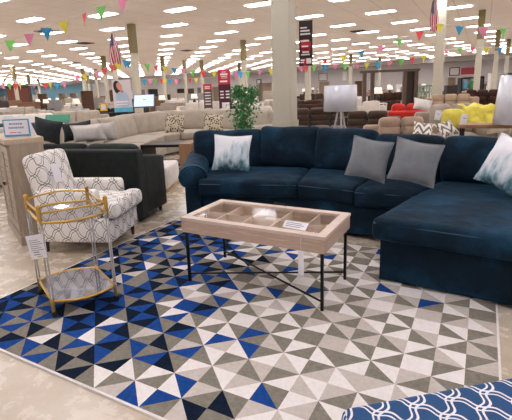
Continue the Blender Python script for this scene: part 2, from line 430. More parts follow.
# fix windings
nf = []
for f in rug.f:
    a = sum(rug.v[f[i]].x*rug.v[f[(i+1) % len(f)]].y-rug.v[f[(i+1) % len(f)]].x*rug.v[f[i]].y for i in range(len(f)))
    nf.append(f if a > 0 else tuple(reversed(f)))
rug.f = nf
ro = thing('area_rug', 'large rug of blue, navy, grey and cream triangles under the glass topped table', 'rug')
rug.build('triangle_pile', RUGC, ro)
b = MB(); e = .012
for a in ((rx0-e, rx1+e, ry0-e, ry0), (rx0-e, rx1+e, ry1, ry1+e), (rx0-e, rx0, ry0, ry1), (rx1, rx1+e, ry0, ry1)): b.box(*a, .001, zt-.001)
b.box(rx0, rx1, ry0, ry1, .001, zt-.004)
b.build('bound_edge', RUGC[4], ro)
# ------------------------------------------------------------------ navy sofa
sofa = thing('sectional_sofa', 'navy velvet sectional sofa with a rolled arm and a wide chaise on the rug', 'sofa')
ST, SB = .5, .35
S = [[(-2.55, 3.52), (-1.55, 3.80), (-1.72, 4.62), (-2.98, 4.28)], [(-1.55, 3.80), (-.97, 3.74), (-.93, 4.55), (-1.72, 4.64)],
     [(-.97, 3.70), (-.43, 3.74), (-.27, 4.45), (-.93, 4.55)], [(-.63, 2.90), (.40, 2.80), (.52, 4.3), (-.27, 4.45)]]
base = MB()
base.prism([(-2.62, 3.62), (-1.56, 3.87), (-.97, 3.79), (-.45, 3.79), (-.3, 4.6), (-1.0, 4.75), (-1.7, 4.9), (-3.2, 4.6)], .05, SB-.005)
base.prism([(-.575, 2.965), (.40, 2.89), (.56, 4.5), (-.3, 4.62)], .03, SB-.005)
base.build('base', velvet, sofa)
for i, q in enumerate(S):
    w, d = qsize(q); mb = MB()
    mb.rbox(w, d, ST-SB+.02, .045, T(0, 0, (ST+SB)/2), fn=None, puff=.022, mid=12, wr=.008, wf=5, seed=i)
    f = quadmap(w, d, q); mb.v = [Vector(f(v)) for v in mb.v]
    c = mb.build('seat_cushion', velvet, sofa)
    # welt piping round the top edge
    pts = []
    for (u, v) in [(x/10, 0) for x in range(11)]: 
        k = f(Vector((w*(u-.5)*.97, -d/2+.004, 0))); pts.append((k[0], k[1], ST-.030))
    MB().tube(pts, .005, 6).build('piping', mat('piping_blue', '2a4c66', .8), c)
B = [[(-3.12, 4.32), (-2.32, 4.62), .91], [(-2.33, 4.62), (-1.62, 4.72), .94], [(-1.62, 4.70), (-.94, 4.56), .93], [(-.94, 4.56), (-.29, 4.46), .89], [(-.29, 4.44), (.52, 4.30), .89]]
fr = MB()
back_line = [(-3.16, 4.42), (-2.34, 4.74), (-1.62, 4.84), (-.94, 4.68), (-.28, 4.58), (.56, 4.44)]
for a, b_ in zip(back_line, back_line[1:]):
    a = Vector(a); b_ = Vector(b_); d = b_-a; n = Vector((-d.y, d.x)).normalized()*.12
    fr.prism([a, b_, b_+n, a+n], .05, .74)
fr.build('back_frame', velvet, sofa)
for i, (a, b_, zt_) in enumerate(B):
    a = Vector(a); b_ = Vector(b_); d = b_-a; w = d.length; an = math.atan2(d.y, d.x); c = (a+b_)/2
    hh = zt_-ST+.06
    n = Vector((d.y, -d.x)).normalized()
    mb = MB().rbox(w+.02, .24, hh, .085, T(c.x+n.x*.05, c.y+n.y*.05, ST-.03+hh/2, an, R_(-12)), px=.035, mid=9, wr=.016, wf=4.5, seed=i+9)
    mb.build('back_cushion', velvet, sofa)
# rolled arm on the left
a0 = Vector((-3.15, 4.40)); a1 = Vector((-2.63, 3.55)); d = (a1-a0); L = d.length; an = math.atan2(d.y, d.x)
arm = MB()
n_ = 14; prof = []
for k in range(n_+1):
    t = R_(-60+ (300)*k/n_); prof.append((.0+.145*math.cos(t), .53+.13*math.sin(t)))
prof += [(-.06, .40), (-.06, .05), (.085, .05), (.085, .42)]
vs = []; fs = []; K = 12; P_ = len(prof)
for k in range(K+1):
    u = k/K; drop = .03*u+.0; sc2 = 1+.06*u
    q = a0+d*u; nx = Vector((-math.sin(an), math.cos(an)))   # left normal
    if k == K: pass
    for (x, z) in prof:
        off = -x*sc2
        vs.append((q.x+nx.x*off*1.0, q.y+nx.y*off*1.0, z+.03*(1-u)))
for k in range(K):
    for i in range(P_): fs.append((k*P_+i, k*P_+(i+1) % P_, (k+1)*P_+(i+1) % P_, (k+1)*P_+i))
fs.append(tuple(range(P_))); fs.append(tuple(K*P_+i for i in reversed(range(P_))))
arm.add(vs, fs, None, True); arm.sm[-1] = arm.sm[-2] = False
ao = arm.build('armrest', velvet, sofa)
q = a1+d.normalized()*.006
MB().lathe([(.0, 0), (.105, 0), (.115, .004), (.105, .014), (0, .02)], 24, Matrix.Translation((q.x, q.y, .535)) @ Matrix.Rotation(an, 4, 'Z') @ Matrix.Rotation(R_(90), 4, 'Y')).build('arm_panel', velvet, ao)
MB().rbox(.26, 1.15, .30, .07, T(.47, 3.98, .50, R_(3)), mid=5, wr=.01, seed=4).rbox(.2, 1.1, .42, .03, T(.48, 3.98, .24, R_(3))).build('armrest', velvet, sofa)
for (x, y) in ((-.45, 3.08), (.32, 3.02), (-2.62, 3.74), (-3.1, 4.5), (.45, 4.4), (-1.6, 4.75)): MB().cbox((x, y, .032), (.06, .06, .034)).build('leg', M_['darkleg'], sofa)
# ------------------------------------------------------------------ throw pillows
def pillow(name, label, pos, yaw, lean, roll, w, h, t, mt, seed=0, group=None, cat='pillow', wr=.01):
    """pos: middle of the bottom edge"""
    mb = MB(); N = 16; vs = []; fs = []
    def g(u, v, s):
        e = max(0, (1-abs(u)**2.4))*max(0, (1-abs(v)**2.4)); th = t/2*e**.55
        pin = 1-.10*(1-abs(v)**1.6)*abs(u)**3; pin2 = 1-.10*(1-abs(u)**1.6)*abs(v)**3
        x = w/2*u*pin; z = h/2*v*pin2
        n = noise.noise(Vector((x*9+seed, z*9, s*3+seed)))*wr*2*(e**.3)
        return Vector((x, s*(th+n*.8), z+h/2))
    for s in (-1, 1):
        for i in range(N+1):
            for j in range(N+1): vs.append(g(-1+2*i/N, -1+2*j/N, s))
    for s in (0, 1):
        o = s*(N+1)**2
        for i in range(N):
            for j in range(N):
                f = (o+i*(N+1)+j, o+(i+1)*(N+1)+j, o+(i+1)*(N+1)+j+1, o+i*(N+1)+j+1); fs.append(f if s == 0 else tuple(reversed(f)))
    mb.add(vs, fs, None, True)
    # welt
    rim = [(-1+2*k/N, -1) for k in range(N)]+[(1, -1+2*k/N) for k in range(N)]+[(1-2*k/N, 1) for k in range(N)]+[(-1, 1-2*k/N) for k in range(N)]
    mb.tube([g(u, v, 0) for u, v in rim], .006, 5, closed=True)
    mb.v = [v-Vector((0, 0, h/2)) for v in mb.v]
    o = mb.build(name, mt); M = T(pos[0], pos[1], pos[2], yaw, 0, 0) @ Matrix.Rotation(lean, 4, 'X') @ Matrix.Translation((0, 0, h/2)) @ Matrix.Rotation(roll, 4, 'Y')
    o.matrix_world = M
    o.rotation_mode = 'XYZ'
    return tag(o, label, cat, group)
p = at(233, 168, .53)
pillow('throw_pillow', 'white throw pillow with a soft teal watercolour print, on the curved end seat', (-2.38, 3.93, .55), R_(20), R_(-20), R_(3), .42, .40, .15, M_['water'], 1)
pillow('throw_pillow', 'plain grey throw pillow, the left one of the leaning grey pair on the navy sofa', (-.88, 3.87, .565), R_(9), R_(-18), R_(11), .36, .38, .14, M_['grey'], 2)
pillow('throw_pillow', 'plain grey throw pillow nearest the chaise, leaning beside its twin', (-.475, 3.84, .56), R_(7), R_(-18), R_(11), .39, .38, .14, M_['grey'], 3)
pillow('throw_pillow', 'white and pale teal throw pillow propped in the corner of the chaise', (.16, 3.78, .57), R_(-38), R_(-24), R_(12), .42, .42, .16, M_['water'], 5)
# ------------------------------------------------------------------ coffee table
tx0, tx1, ty0, ty1, TH = -1.88, -.785, 2.36, 2.91, .524
tb = thing('coffee_table', 'whitewashed wooden coffee table with a glass display lid and black legs', 'table', (tx0, ty0, 0), R_(-.5))
W_, D_ = tx1-tx0, ty1-ty0
f = MB()
for a in ((0, W_, 0, .02), (0, W_, D_-.02, D_), (0, .02, .02, D_-.02), (W_-.02, W_, .02, D_-.02)): f.box(*a, TH-.112, TH-.022)
f.build('box_side', M_['wood_t'], tb)
f = MB(); fwd = .055
for a in ((-.004, W_+.004, -.004, fwd), (-.004, W_+.004, D_-fwd, D_+.004), (-.004, fwd, fwd, D_-fwd), (W_-fwd, W_+.004, fwd, D_-fwd)): f.box(*a, TH-.021, TH)
lid = f.build('lid_frame', M_['wood_top'], tb)
MB().box(fwd, W_-fwd, fwd, D_-fwd, TH-.014, TH-.008).build('glass_pane', M_['glass'], lid)
MB().tube([(W_/2-.05, D_-.02, TH+.002), (W_/2-.045, D_-.02, TH+.022), (W_/2+.045, D_-.02, TH+.022), (W_/2+.05, D_-.02, TH+.002)], .004, 8).build('lid_handle', M_['black'], lid)
MB().box(.021, W_-.021, .021, D_-.021, TH-.108, TH-.098).build('tray_bottom', M_['wood_in'], tb)
for k in range(1, 5): MB().box(W_*k/5-.004, W_*k/5+.004, .021, D_-.021, TH-.097, TH-.028).build('divider', M_['wood_top'], tb)
MB().box(.021, W_-.021, D_/2-.004, D_/2+.004, TH-.097, TH-.0275).build('divider', M_['wood_top'], tb)
lg = .018
for (x, y) in ((.015, .015), (W_-.015-lg, .015), (W_-.015-lg, D_-.015-lg), (.015, D_-.015-lg)):
    MB().box(x, x+lg, y, y+lg, .016, TH-.113).build('leg', M_['black'], tb)
MB().tube([(.03, .03, .075), (W_-.03, D_-.03, .075)], .007, 8).tube([(.03, D_-.03, .075), (W_-.03, .03, .075)], .007, 8).build('cross_stretcher', M_['black'], tb)
MB().box(.015, .035, .03, D_-.03, TH-.13, TH-.1135).box(W_-.035, W_-.015, .03, D_-.03, TH-.13, TH-.1135).build('rail', M_['black'], tb)
c = thing('price_card', 'white price card lying on the glass lid near the table corner', 'price card', (tx0+.86, ty0+.10, TH+.001), R_(-6))
MB().box(-.085, .085, -.03, .03, 0, .002, T(0, 0, .012, 0, R_(35))).build('card', M_['paper'], c)
f = MB()
for k in range(3): f.box(-.07, .04+.02*(k % 2), -.016+k*.014, -.011+k*.014, .002, .003, T(0, 0, .012, 0, R_(35)))
f.build('lettering', M_['ink'], c)
c = thing('glass_coaster', 'round clear glass disc resting inside the end compartment of the table', 'coaster', (tx0+.97, ty0+.38, TH-.0975))
MB().lathe([(0, 0), (.055, 0), (.06, .004), (.055, .012), (0, .012)], 24).build('disc', mat('frosted_glass', 'b9b9bb', .15, var=.05), c)
c = thing('price_tag', 'narrow white paper tag hanging below the front of the coffee table', 'price tag', (tx0+.94, ty0-.012, .0))
MB().box(-.018, .018, -.001, .001, .245, .41, T(0, 0, 0, R_(10))).build('tag_paper', M_['paper'], c); MB().tube([(0, 0, .405), (0, .004, .50)], .0012, 5).build('string', M_['paper'], c)
# ------------------------------------------------------------------ bar cart
CA, CB, CC, CD = [Vector((x, y, 0)) for x, y in ((-2.35, 1.57), (-2.14, 1.91), (-2.72, 1.74), (-2.51, 2.08))]
ct = thing('bar_cart', 'gold framed bar cart with glass shelves and clear posts on black casters', 'bar cart')
Z1, Z0, ZT = .66, .13, .755
def arc(p, q, bul, z, n=12, dz=0):
    d = q-p; nn = Vector((d.y, -d.x, 0)).normalized(); return [p+d*(k/n)+nn*bul*math.sin(math.pi*k/n)+Vector((0, 0, z+dz*math.sin(math.pi*k/n))) for k in range(n+1)]
outer = arc(CA, CB, .07, 0)+arc(CB, CD, 0, 0, 2)[1:]+arc(CD, CC, .07, 0)[1:]+arc(CC, CA, 0, 0, 2)[1:-1]
def ring(z, r=.009, h=1.0): return [Vector((p.x, p.y, z)) for p in outer]
for z, mt_, nm in ((Z1, M_['shelfg'], 'upper_shelf'), (Z0, M_['mirror'], 'lower_shelf')):
    s_ = MB().prism([(p.x, p.y) for p in outer], z-.003, z+.003).build(nm, mt_, ct)
    MB().tube(ring(z), .0085, 8, closed=True).build('rim', M_['gold'], s_)
rl = MB().tube(arc(CD, CC, .07, ZT-.02, 12, .012), .007, 8).tube([CA+Vector((0, 0, ZT-.035)), CB+Vector((0, 0, ZT-.035))], .007, 8).tube([CA+Vector((0, 0, ZT-.035)), CC+Vector((0, 0, ZT-.035))], .007, 8).tube([CB+Vector((0, 0, ZT-.035)), CD+Vector((0, 0, ZT-.035))], .007, 8)
rl.build('guard_rail', M_['gold'], ct)
cen = (CA+CB+CC+CD)/4
for i, p in enumerate((CA, CB, CC, CD)):
    o_ = (cen-p).normalized()
    pr_ = Vector((-o_.y, o_.x, 0))*.011
    MB().tube([p+pr_+Vector((0, 0, .10)), p+pr_+Vector((0, 0, Z1+.01))], .0052, 8).tube([p-pr_+Vector((0, 0, .10)), p-pr_+Vector((0, 0, Z1+.01))], .0052, 8).build('post', mat('clear_post', 'cfcaca', .12, var=.1, trans=.35), ct)
    MB().lathe([(.010, Z1-.02), (.013, Z1), (.013, ZT-.02), (.011, ZT-.01), (.015, ZT), (.014, ZT+.012), (.004, ZT+.02)], 12, Matrix.Translation(p)).build('finial', M_['gold'], ct)
    MB().lathe([(.008, .045), (.012, .06), (.013, .14), (.009, .15)], 12, Matrix.Translation(p)).build('foot_sleeve', M_['gold'], ct)
    MB().lathe([(.004, -.011), (.02, -.009), (.024, -.004), (.024, .004), (.02, .009), (.004, .011)], 16, Matrix.Translation((p.x, p.y, .040)) @ Matrix.Rotation(R_(90), 4, 'X') @ Matrix.Rotation(i*.7, 4, 'Y')).build('caster', M_['rubber'], ct)
c = thing('price_tag', 'large white hang tag dangling at the corner of the gold bar cart', 'price tag', (CA.x, CA.y, 0), YAW)
MB().box(-.05, .05, -.002, 0, .445, .60, T(.035, -.035, 0, 0, 0, R_(-7))).build('tag_paper', M_['paper'], c)
f = MB()
for k in range(6): f.box(-.035, .02+.012*((k*7) % 3), -.003, -.0021, .565-k*.013, .569-k*.013, T(.035, -.035, 0, 0, 0, R_(-7)))
f.box(-.025, .01, -.003, -.0021, .485, .492, T(.035, -.035, 0, 0, 0, R_(-7))).box(-.025, .015, -.003, -.0021, .47, .476, T(.035, -.035, 0, 0, 0, R_(-7)))
f.build('lettering', M_['ink'], c)
MB().box(-.01, .025, -.003, -.0021, .456, .462, T(.035, -.035, 0, 0, 0, R_(-7))).build('highlight_mark', M_['limeink'], c)
MB().tube([(.03, -.036, .60), (.012, -.03, .64), (.0, -.026, .68)], .0015, 5).build('string', M_['paper'], c)
# ------------------------------------------------------------------ patterned chair (local: x right, -y front)
def place(o, loc, rz): o.location = loc; o.rotation_euler = (0, 0, rz)
fa = R_(20)     # facing direction in the plan
N0 = Vector((-2.81, 2.53)); fd = Vector((math.cos(fa), math.sin(fa))); sd = Vector((-math.sin(fa), math.cos(fa)))
chc = N0-fd*.36+sd*.30
ch = thing('accent_chair', 'white armchair patterned with a dark interlaced lattice, behind the bar cart', 'armchair', (chc.x, chc.y, 0), fa+R_(90))
tr = M_['trel']
MB().rbox(.60, .72, .22, .03, T(0, 0, .23), mid=4).build('base', tr, ch)
for s in (-1, 1):
    MB().rbox(.12, .60, .30, .045, T(s*.255, .05, .46), mid=4, wr=.004).build('armrest', tr, ch)
MB().rbox(.60, .16, .15, .05, T(0, -.36, .42), mid=6, puff=.012).rbox(.385, .60, .15, .05, T(0, -.05, .42), puff=.02, mid=6).build('seat_cushion', tr, ch)
MB().rbox(.49, .17, .62, .06, T(-.045, .30, .62, 0, R_(-11)), px=.02, mid=6, wr=.006).build('backrest', tr, ch)
for s in (-1, 1):
    for y in (-.31, .31): MB().lathe([(.014, .016), (.024, .13)], 8, T(s*.25, y, 0)).build('leg', M_['darkleg'], ch)
c = thing('price_tag', 'white hang tag hanging on the backrest of the lattice patterned chair', 'price tag', (chc.x, chc.y, 0), fa+R_(90))
MB().box(-.055, .055, -.002, 0, 0, .17, T(.0-.17, .16, .66, 0, R_(-11), R_(5))).build('tag_paper', M_['paper'], c)
# ------------------------------------------------------------------ blue trellis ottoman in the near corner
oq = [(-.38, .62), (.28, .55), (.38, 1.40), (-.28, 1.11)]
a = at(338, 405, .42); b_ = at(515, 373, .42)
oc = thing('ottoman', 'blue bench ottoman with a white trellis pattern at the near edge of the rug', 'ottoman', (a.x, a.y, 0), math.atan2(b_.y-a.y, b_.x-a.x))
MB().rbox(1.15, .50, .12, .035, T(.575, -.25, .36), puff=.012, mid=8).build('seat_cushion', M_['trel2'], oc)
MB().rbox(1.13, .48, .20, .02, T(.575, -.25, .205), mid=3).build('base', M_['trel2'], oc)
for x in (.06, 1.09):
    for y in (-.06, -.44): MB().lathe([(.014, .0145), (.022, .11)], 8, T(x, y, 0)).build('leg', M_['darkleg'], oc)
# ------------------------------------------------------------------ charcoal sofa seen from behind
da = R_(200); de = Vector((math.cos(da), math.sin(da))); dn = Vector((math.cos(R_(110)), math.sin(R_(110))))
K0 = Vector((-3.23, 3.38))
ds = thing('loveseat', 'charcoal loveseat turned away, its plain back behind the lattice chair', 'sofa', (K0.x, K0.y, 0), R_(12))
# local: x leftwards negative, y away
MB().rbox(1.6, .16, .78, .035, T(-.80, .08, .43), mid=6, wr=.004).build('backrest', M_['char'], ds)
def armfn(p):
    return (p.x, p.y, p.z-.14*max(0, p.y)*1.0 if p.z > .3 else p.z)
MB().rbox(.14, .54, .70, .035, T(-.07, .35, .42), fn=lambda p: (p.x, p.y, p.z-(.15*(p.y+.31) if p.z > 0 else 0)), mid=5).build('armrest', M_['char'], ds)
MB().rbox(.14, .62, .62, .035, T(-1.53, .39, .35), mid=5).build('armrest', M_['char'], ds)
MB().rbox(1.4, .54, .22, .03, T(-.80, .41, .16), mid=3).build('base', M_['char'], ds)
for k in range(2): MB().rbox(.65, .5, .18, .05, T(-.47-.67*k, .43, .36), puff=.02).build('seat_cushion', M_['char'], ds)
for k in range(2): MB().rbox(.67, .22, .46, .09, T(-.47-.67*k, .27, .635, 0, R_(8)), px=.03, wr=.012, seed=k, mid=6).build('back_cushion', M_['char'], ds)
for (x, y) in ((-.08, .08), (-.08, .56), (-1.52, .08), (-1.52, .56)): MB().lathe([(.018, 0), (.026, .055)], 8, T(x, y, 0)).build('leg', M_['darkleg'], ds)
def dsp(x, y, z=0): v = Vector((K0.x, K0.y))+Vector((math.cos(R_(13)), math.sin(R_(13))))*x+Vector((-math.sin(R_(13)), math.cos(R_(13))))*y; return (v.x, v.y, z)
# ------------------------------------------------------------------ things round the charcoal loveseat
def Pf(px, py, d): v = far(px, py, d); return (v.x, v.y, v.z)
pillow('throw_pillow', 'plump slate throw pillow on the loveseat, nearest the wooden cabinet', Pf(48, 142, 5.08), R_(20), R_(-8), R_(12), .36, .27, .13, M_['charp'], 11)
pillow('throw_pillow', 'second slate throw pillow, half hidden behind the white pair on the loveseat', Pf(78, 140, 5.3), R_(24), R_(-6), R_(-6), .38, .22, .13, M_['charp'], 12)
pillow('throw_pillow', 'white lumbar pillow in front of its twin on the charcoal loveseat', Pf(90, 141, 5.05), R_(26), R_(10), R_(-3), .40, .20, .12, M_['white'], 13)
pillow('throw_pillow', 'white lumbar pillow behind the other white one on the loveseat', Pf(102, 141, 5.22), R_(22), R_(14), R_(-5), .42, .22, .12, M_['white'], 14)
# white ottoman beyond the loveseat
p = Vector((-4.0, 4.75))
oc = thing('ottoman', 'white square ottoman with a thin brass base beyond the charcoal loveseat', 'ottoman', (-4.42, 4.80, 0), R_(24))
MB().rbox(.85, .72, .33, .05, T(0, 0, .205), mid=5, wr=.006).build('cushion', M_['white'], oc)
MB().box(-.40, .40, -.34, .34, 0, .04).build('base', M_['gold'], oc)
# wooden cabinet on the left
cb = thing('cabinet', 'weathered wooden cabinet with slatted doors behind the lattice chair', 'cabinet', (-3.87, 2.37, 0), R_(155))
# local: +x away along the slatted face; right side face along +y negative -> use y<0
MB().box(-.005, .92, -.31, -.02, .09, 1.0).build('body', M_['ashw'], cb)
MB().box(-.015, .94, -.32, .02, 1.0, 1.045).build('cabinet_top', M_['ashtop'], cb)
MB().box(-.01, .93, -.315, .01, 0, .09).build('plinth', M_['ashw'], cb)
for k in range(2):
    d_ = MB()
    x0_, x1_ = .03+.45*k, .46+.45*k
    for a in ((x0_, x0_+.07, .13, .97), (x1_-.07, x1_, .13, .97), (x0_+.07, x1_-.07, .13, .2), (x0_+.07, x1_-.07, .9, .97)): d_.box(a[0], a[1], -.02, .005, a[2], a[3])
    for j in range(11): d_.box(x0_+.07, x1_-.07, -.016, -.004, .205+.063*j, .255+.063*j)
    dd = d_.build('door', M_['ashw'], cb)
    MB().lathe([(.006, 0), (.006, .015), (.013, .022), (.011, .03), (0, .032)], 10, T(x1_-.035 if k == 0 else x0_+.035, .005, .56) @ Matrix.Rotation(R_(-90), 4, 'X')).build('knob', M_['black'], dd)
def sgn(name, label, pos, rz, w, h, mt, cat='sign', t=.012):
    o = thing(name, label, cat, pos, rz); MB().box(-w/2, w/2, -t/2, t/2, 0, h).build('panel', mt, o); return o
def local(o, x, y): 
    c, s_ = math.cos(o.rotation_euler[2]), math.sin(o.rotation_euler[2]); return Vector((o.location.x+c*x-s_*y, o.location.y+s_*x+c*y, 0))
q = at(18, 136, 1.05)
s_ = sgn('counter_sign', 'small white sign with a blue border standing on the wooden cabinet', (q.x, q.y, 1.047), YAW+R_(4), .25, .17, mat('sign_blue', '3f9ed4', .4, var=.05))
MB().box(-.113, .113, -.008, -.0061, .018, .158).build('white_field', M_['paper'], s_)
f = MB()
for (z, ws) in ((.115, (.02, .012, .016, .02, .014, .018)), (.078, (.016, .02, .014, .022, .012, .018, .014))):
    x = -sum(ws)/2-.005*len(ws)/2
    for w in ws: f.box(x, x+w, -.0095, -.0081, z, z+.018); x += w+.005
f.build('lettering', mat('sign_letter_blue', '8d9cc8', .6), s_)
MB().box(-.07, -.005, -.0095, -.0081, .035, .043).build('lettering_red', M_['redink'], s_); MB().box(.005, .04, -.0095, -.0081, .035, .043).build('lettering_dark', M_['ink'], s_)
MB().add([(.115, 0, 0), (.165, .05, 0), (.125, .01, .165), (.115, .003, .165)], [(0, 1, 2, 3)]).box(.112, .118, -.006, .04, 0, .16).build('side_flap', M_['paper'], s_)
q = at(2, 137, 1.05)
j = thing('paper_roll', 'white paper rolls standing at the edge of the wooden cabinet', 'paper roll', (q.x-.05, q.y+.12, 1.047)); MB().lathe([(.045, 0), (.05, .005), (.05, .2), (.045, .21), (.02, .205)], 16).build('roll', M_['white'], j)
# ------------------------------------------------------------------ builders for the sale floor
def make_sofa(name, label, cat, w, mts, seats=3, h=.88, d=.95, tuft=False, group=None, legs=True):
    ma, mc = mts if isinstance(mts, tuple) else (mts, mts)
    o = thing(name, label, cat, group=group)
    MB().rbox(w, d-.05, *((.28, .03, T(0, 0, .20)) if legs else (.33, .02, T(0, 0, .175))), mid=2, seg=2).rbox(w, .2, h-.18, .06, T(0, d/2-.10, (h-.1)/2+.06), mid=3, seg=2).build('base', ma, o)
    for s in (-1, 1): MB().rbox(.22, d, .56, .09, T(s*(w/2-.11), -.01, .34), mid=3, seg=2).build('armrest', ma, o)
    iw = (w-.46)/seats
    for k in range(seats):
        x = -w/2+.23+iw*(k+.5)
        MB().rbox(iw-.01, d-.22, .18, .05, T(x, -.10, .41), puff=.02, mid=3, seg=2).build('seat_cushion', mc, o)
        mb = MB()
        if tuft:
            for q in range(3): mb.rbox(iw-.01, .24, (h-.42)/3+.05, .07, T(x, d/2-.26+.02*q, .53+(h-.45)/3*q, 0, R_(-8)), px=.02, mid=3, seg=2)
        else: mb.rbox(iw-.01, .22, h-.40, .08, T(x, d/2-.27, .44+(h-.40)/2+.02, 0, R_(-8)), px=.03, mid=3, seg=2, wr=.012, seed=k)
        mb.build('back_cushion', mc, o)
    if legs:
        for x in (-w/2+.08, w/2-.08):
            for y in (-d/2+.08, d/2-.08): MB().box(x-.03, x+.03, y-.03, y+.03, 0, .07).build('leg', M_['darkleg'], o)
    return o
def sectional(name, label, back, front, mt, hs=.46, hb=.9, cat='sofa', seedo=0, loose=True):
    o = thing(name, label, cat)
    n = len(back)
    b = MB(); fb = MB()
    for i in range(n-1):
        q = [front[i], front[i+1], back[i+1], back[i]]
        b.prism(q, .05, hs-.16)
        w, d = qsize(q); f = quadmap(w, d, q)
        mb = MB().rbox(w, d, .17, .05, T(0, 0, hs-.07), puff=.02, mid=6, wr=.006, seed=i+seedo); mb.v = [Vector(f(v)) for v in mb.v]; mb.build('seat_cushion', mt, o)
        p, r = Vector(back[i]), Vector(back[i+1]); dd = r-p; nn = Vector((-dd.y, dd.x)).normalized()
        if (Vector(front[i])-p).dot(nn) > 0: nn = -nn
        fb.prism([p, r, r+nn*.14, p+nn*.14], .05, hb-.12)
        an = math.atan2(nn.y, nn.x)-R_(90); c = (p+r)/2
        MB().rbox(dd.length, .24, hb-hs+.06, .09, T(c.x-nn.x*.10, c.y-nn.y*.10, hs+(hb-hs)/2, an, R_(-9)), px=.04, mid=6, wr=.02, wf=4, seed=i+seedo+3).build('back_cushion', mt, o)
    b.build('base', mt, o); fb.build('back_frame', mt, o)
    for k in (0, n-1):
        p, r = Vector(back[k]), Vector(front[k]); c = (p+r)/2; dd = r-p; nb = Vector(back[1 if k == 0 else n-2]); out = Vector((-dd.y, dd.x)).normalized()
        if (nb-p).dot(out) > 0: out = -out
        MB().rbox(.24, dd.length+.15, .60, .10, T(c.x+out.x*.12, c.y+out.y*.12, .35, math.atan2(dd.y, dd.x)+R_(90)), mid=4).build('armrest', mt, o)
    return o
gs = sectional('sectional_sofa', 'pale greige sectional sofa curving behind the charcoal loveseat', [(-6.05, 4.4), (-6.75, 5.9), (-7.35, 7.5), (-7.1, 8.7), (-6.2, 9.2), (-5.1, 9.05), (-4.1, 8.7)],
    [(-5.05, 4.85), (-5.75, 6.3), (-6.25, 7.5), (-6.2, 8.0), (-5.85, 8.2), (-5.2, 8.05), (-4.5, 7.75)], M_['greige2'], hb=.93)
for px, lb in ((175, 'spotted animal print pillow in the curve of the greige sectional'), (214, 'spotted animal print pillow at the far end of the greige sectional')):
    q = at(px, 133, .52); pillow('throw_pillow', lb, (q.x, q.y, .515), YAW+R_(4), R_(-12), R_(4), .43, .42, .14, M_['animal'], px)
# rustic end table
q = at(188, 170, 0)
et = thing('coffee_table', 'low dark coffee table with a rough brown wood end panel beside the navy sofa', 'table', (q.x, q.y, 0), R_(18))
MB().box(-.10, .12, -.12, .5, 0, .50).build('wood_panel', m_wood('rustic_wood', '6b4a35', '8d6a4d', (14, 14, 2)), et)
MB().box(-.85, -.10, -.10, .5, .44, .49).box(-.85, -.10, -.10, .5, .10, .13).box(-.85, -.81, -.10, .5, 0, .44).build('black_shelf_frame', M_['black'], et)
MB().rbox(.5, .4, .02, .008, T(-.5, .2, .50)).build('magazine', M_['paper'], et) if 0 else None
# ficus tree
q = far(244, 115, 7.2)
tr_ = thing('potted_tree', 'leafy green artificial ficus tree rising behind the navy sofa', 'tree', (q.x, q.y, 0))
MB().lathe([(.13, 0), (.17, .02), (.2, .3), (.17, .31), (.16, .27)], 18).build('pot', mat('woven_pot', '6b5642', .8), tr_)
MB().tube([(0, 0, .25), (.02, .01, .6), (-.02, .02, .95), (.01, 0, 1.25)], .02, 8, rs=[.028, .024, .02, .012]).tube([(-.02, .02, .9), (.14, .05, 1.2)], .01, 6).tube([(-.01, .02, .85), (-.14, -.03, 1.15)], .01, 6).build('trunk', mat('bark', '8a6547', .9), tr_)
lf = MB(); rr = random.Random(3)
for k in range(1500):
    c_ = rr.choice([(0, 0, 1.28, .25), (.07, 0, 1.12, .24), (-.09, .02, 1.05, .25), (.0, 0, .88, .20), (.12, .05, 1.33, .16), (-.1, 0, 1.38, .14), (0, 0, .75, .14)])
    v = Vector((rr.gauss(0, 1), rr.gauss(0, 1), rr.gauss(0, 1))).normalized()*c_[3]*(rr.random()**.4)
    p = Vector(c_[:3])+v; L_ = rr.uniform(.04, .07); a_ = Vector((rr.gauss(0, 1), rr.gauss(0, 1), rr.gauss(-.6, .6))).normalized(); b_ = a_.orthogonal().normalized()*L_*.25
    lf.add([p, p+a_*L_*.5+b_, p+a_*L_, p+a_*L_*.5-b_], [(0, 1, 2, 3)])
fo = lf.build('foliage', mat('leaf_green', '3f8f4d', .5, c2='1f5a2d', scale=14), tr_)
# ------------------------------------------------------------------ behind the navy sofa
def putat(o, px, py, z, rz, dep=None):
    q = at(px, py, z) if dep is None else far(px, py, dep); o.location = (q.x, q.y, 0); o.rotation_euler = (0, 0, rz); return o
putat(make_sofa('loveseat', 'cream loveseat whose rounded arm shows left of the big column', 'sofa', 1.5, M_['cream'], 2), 252, 100, 0, YAW+R_(-14), 11.6)
q = far(256, 112, 11.0); pillow('throw_pillow', 'off white pillow on the cream loveseat next to the leafy tree', (q.x, q.y, .66), YAW, R_(-12), R_(3), .42, .42, .14, M_['white'], 21)
putat(make_sofa('tufted_sofa', 'dark brown suede sofa with tufted cushions directly behind the wrapped lamp', 'sofa', 1.9, M_['choc'], 3, .87, tuft=True), 320, 100, 0, YAW+R_(-8), 9.9)
putat(make_sofa('tufted_sofa', 'dark brown suede loveseat between the wrapped lamp and the red sofa', 'sofa', 1.25, M_['choc'], 2, .86, tuft=True), 366, 100, 0, YAW+R_(-25), 8.2)
putat(make_sofa('reclining_sofa', 'bright orange red sofa behind the rumpled taupe recliner', 'sofa', 1.05, M_['red'], 2, .93), 405, 100, 0, YAW+R_(165), 9.1)
putat(make_sofa('recliner', 'rumpled taupe recliner just behind the pair of grey pillows', 'recliner', 1.15, M_['taupe'], 2, .84, tuft=True), 404, 100, 0, YAW+R_(-12), 6.5)
q = far(424, 108, 8.3); pillow('throw_pillow', 'white pillow lying on the orange red sofa', (q.x, q.y, .88), YAW, R_(-30), R_(15), .36, .24, .13, M_['white'], 22)
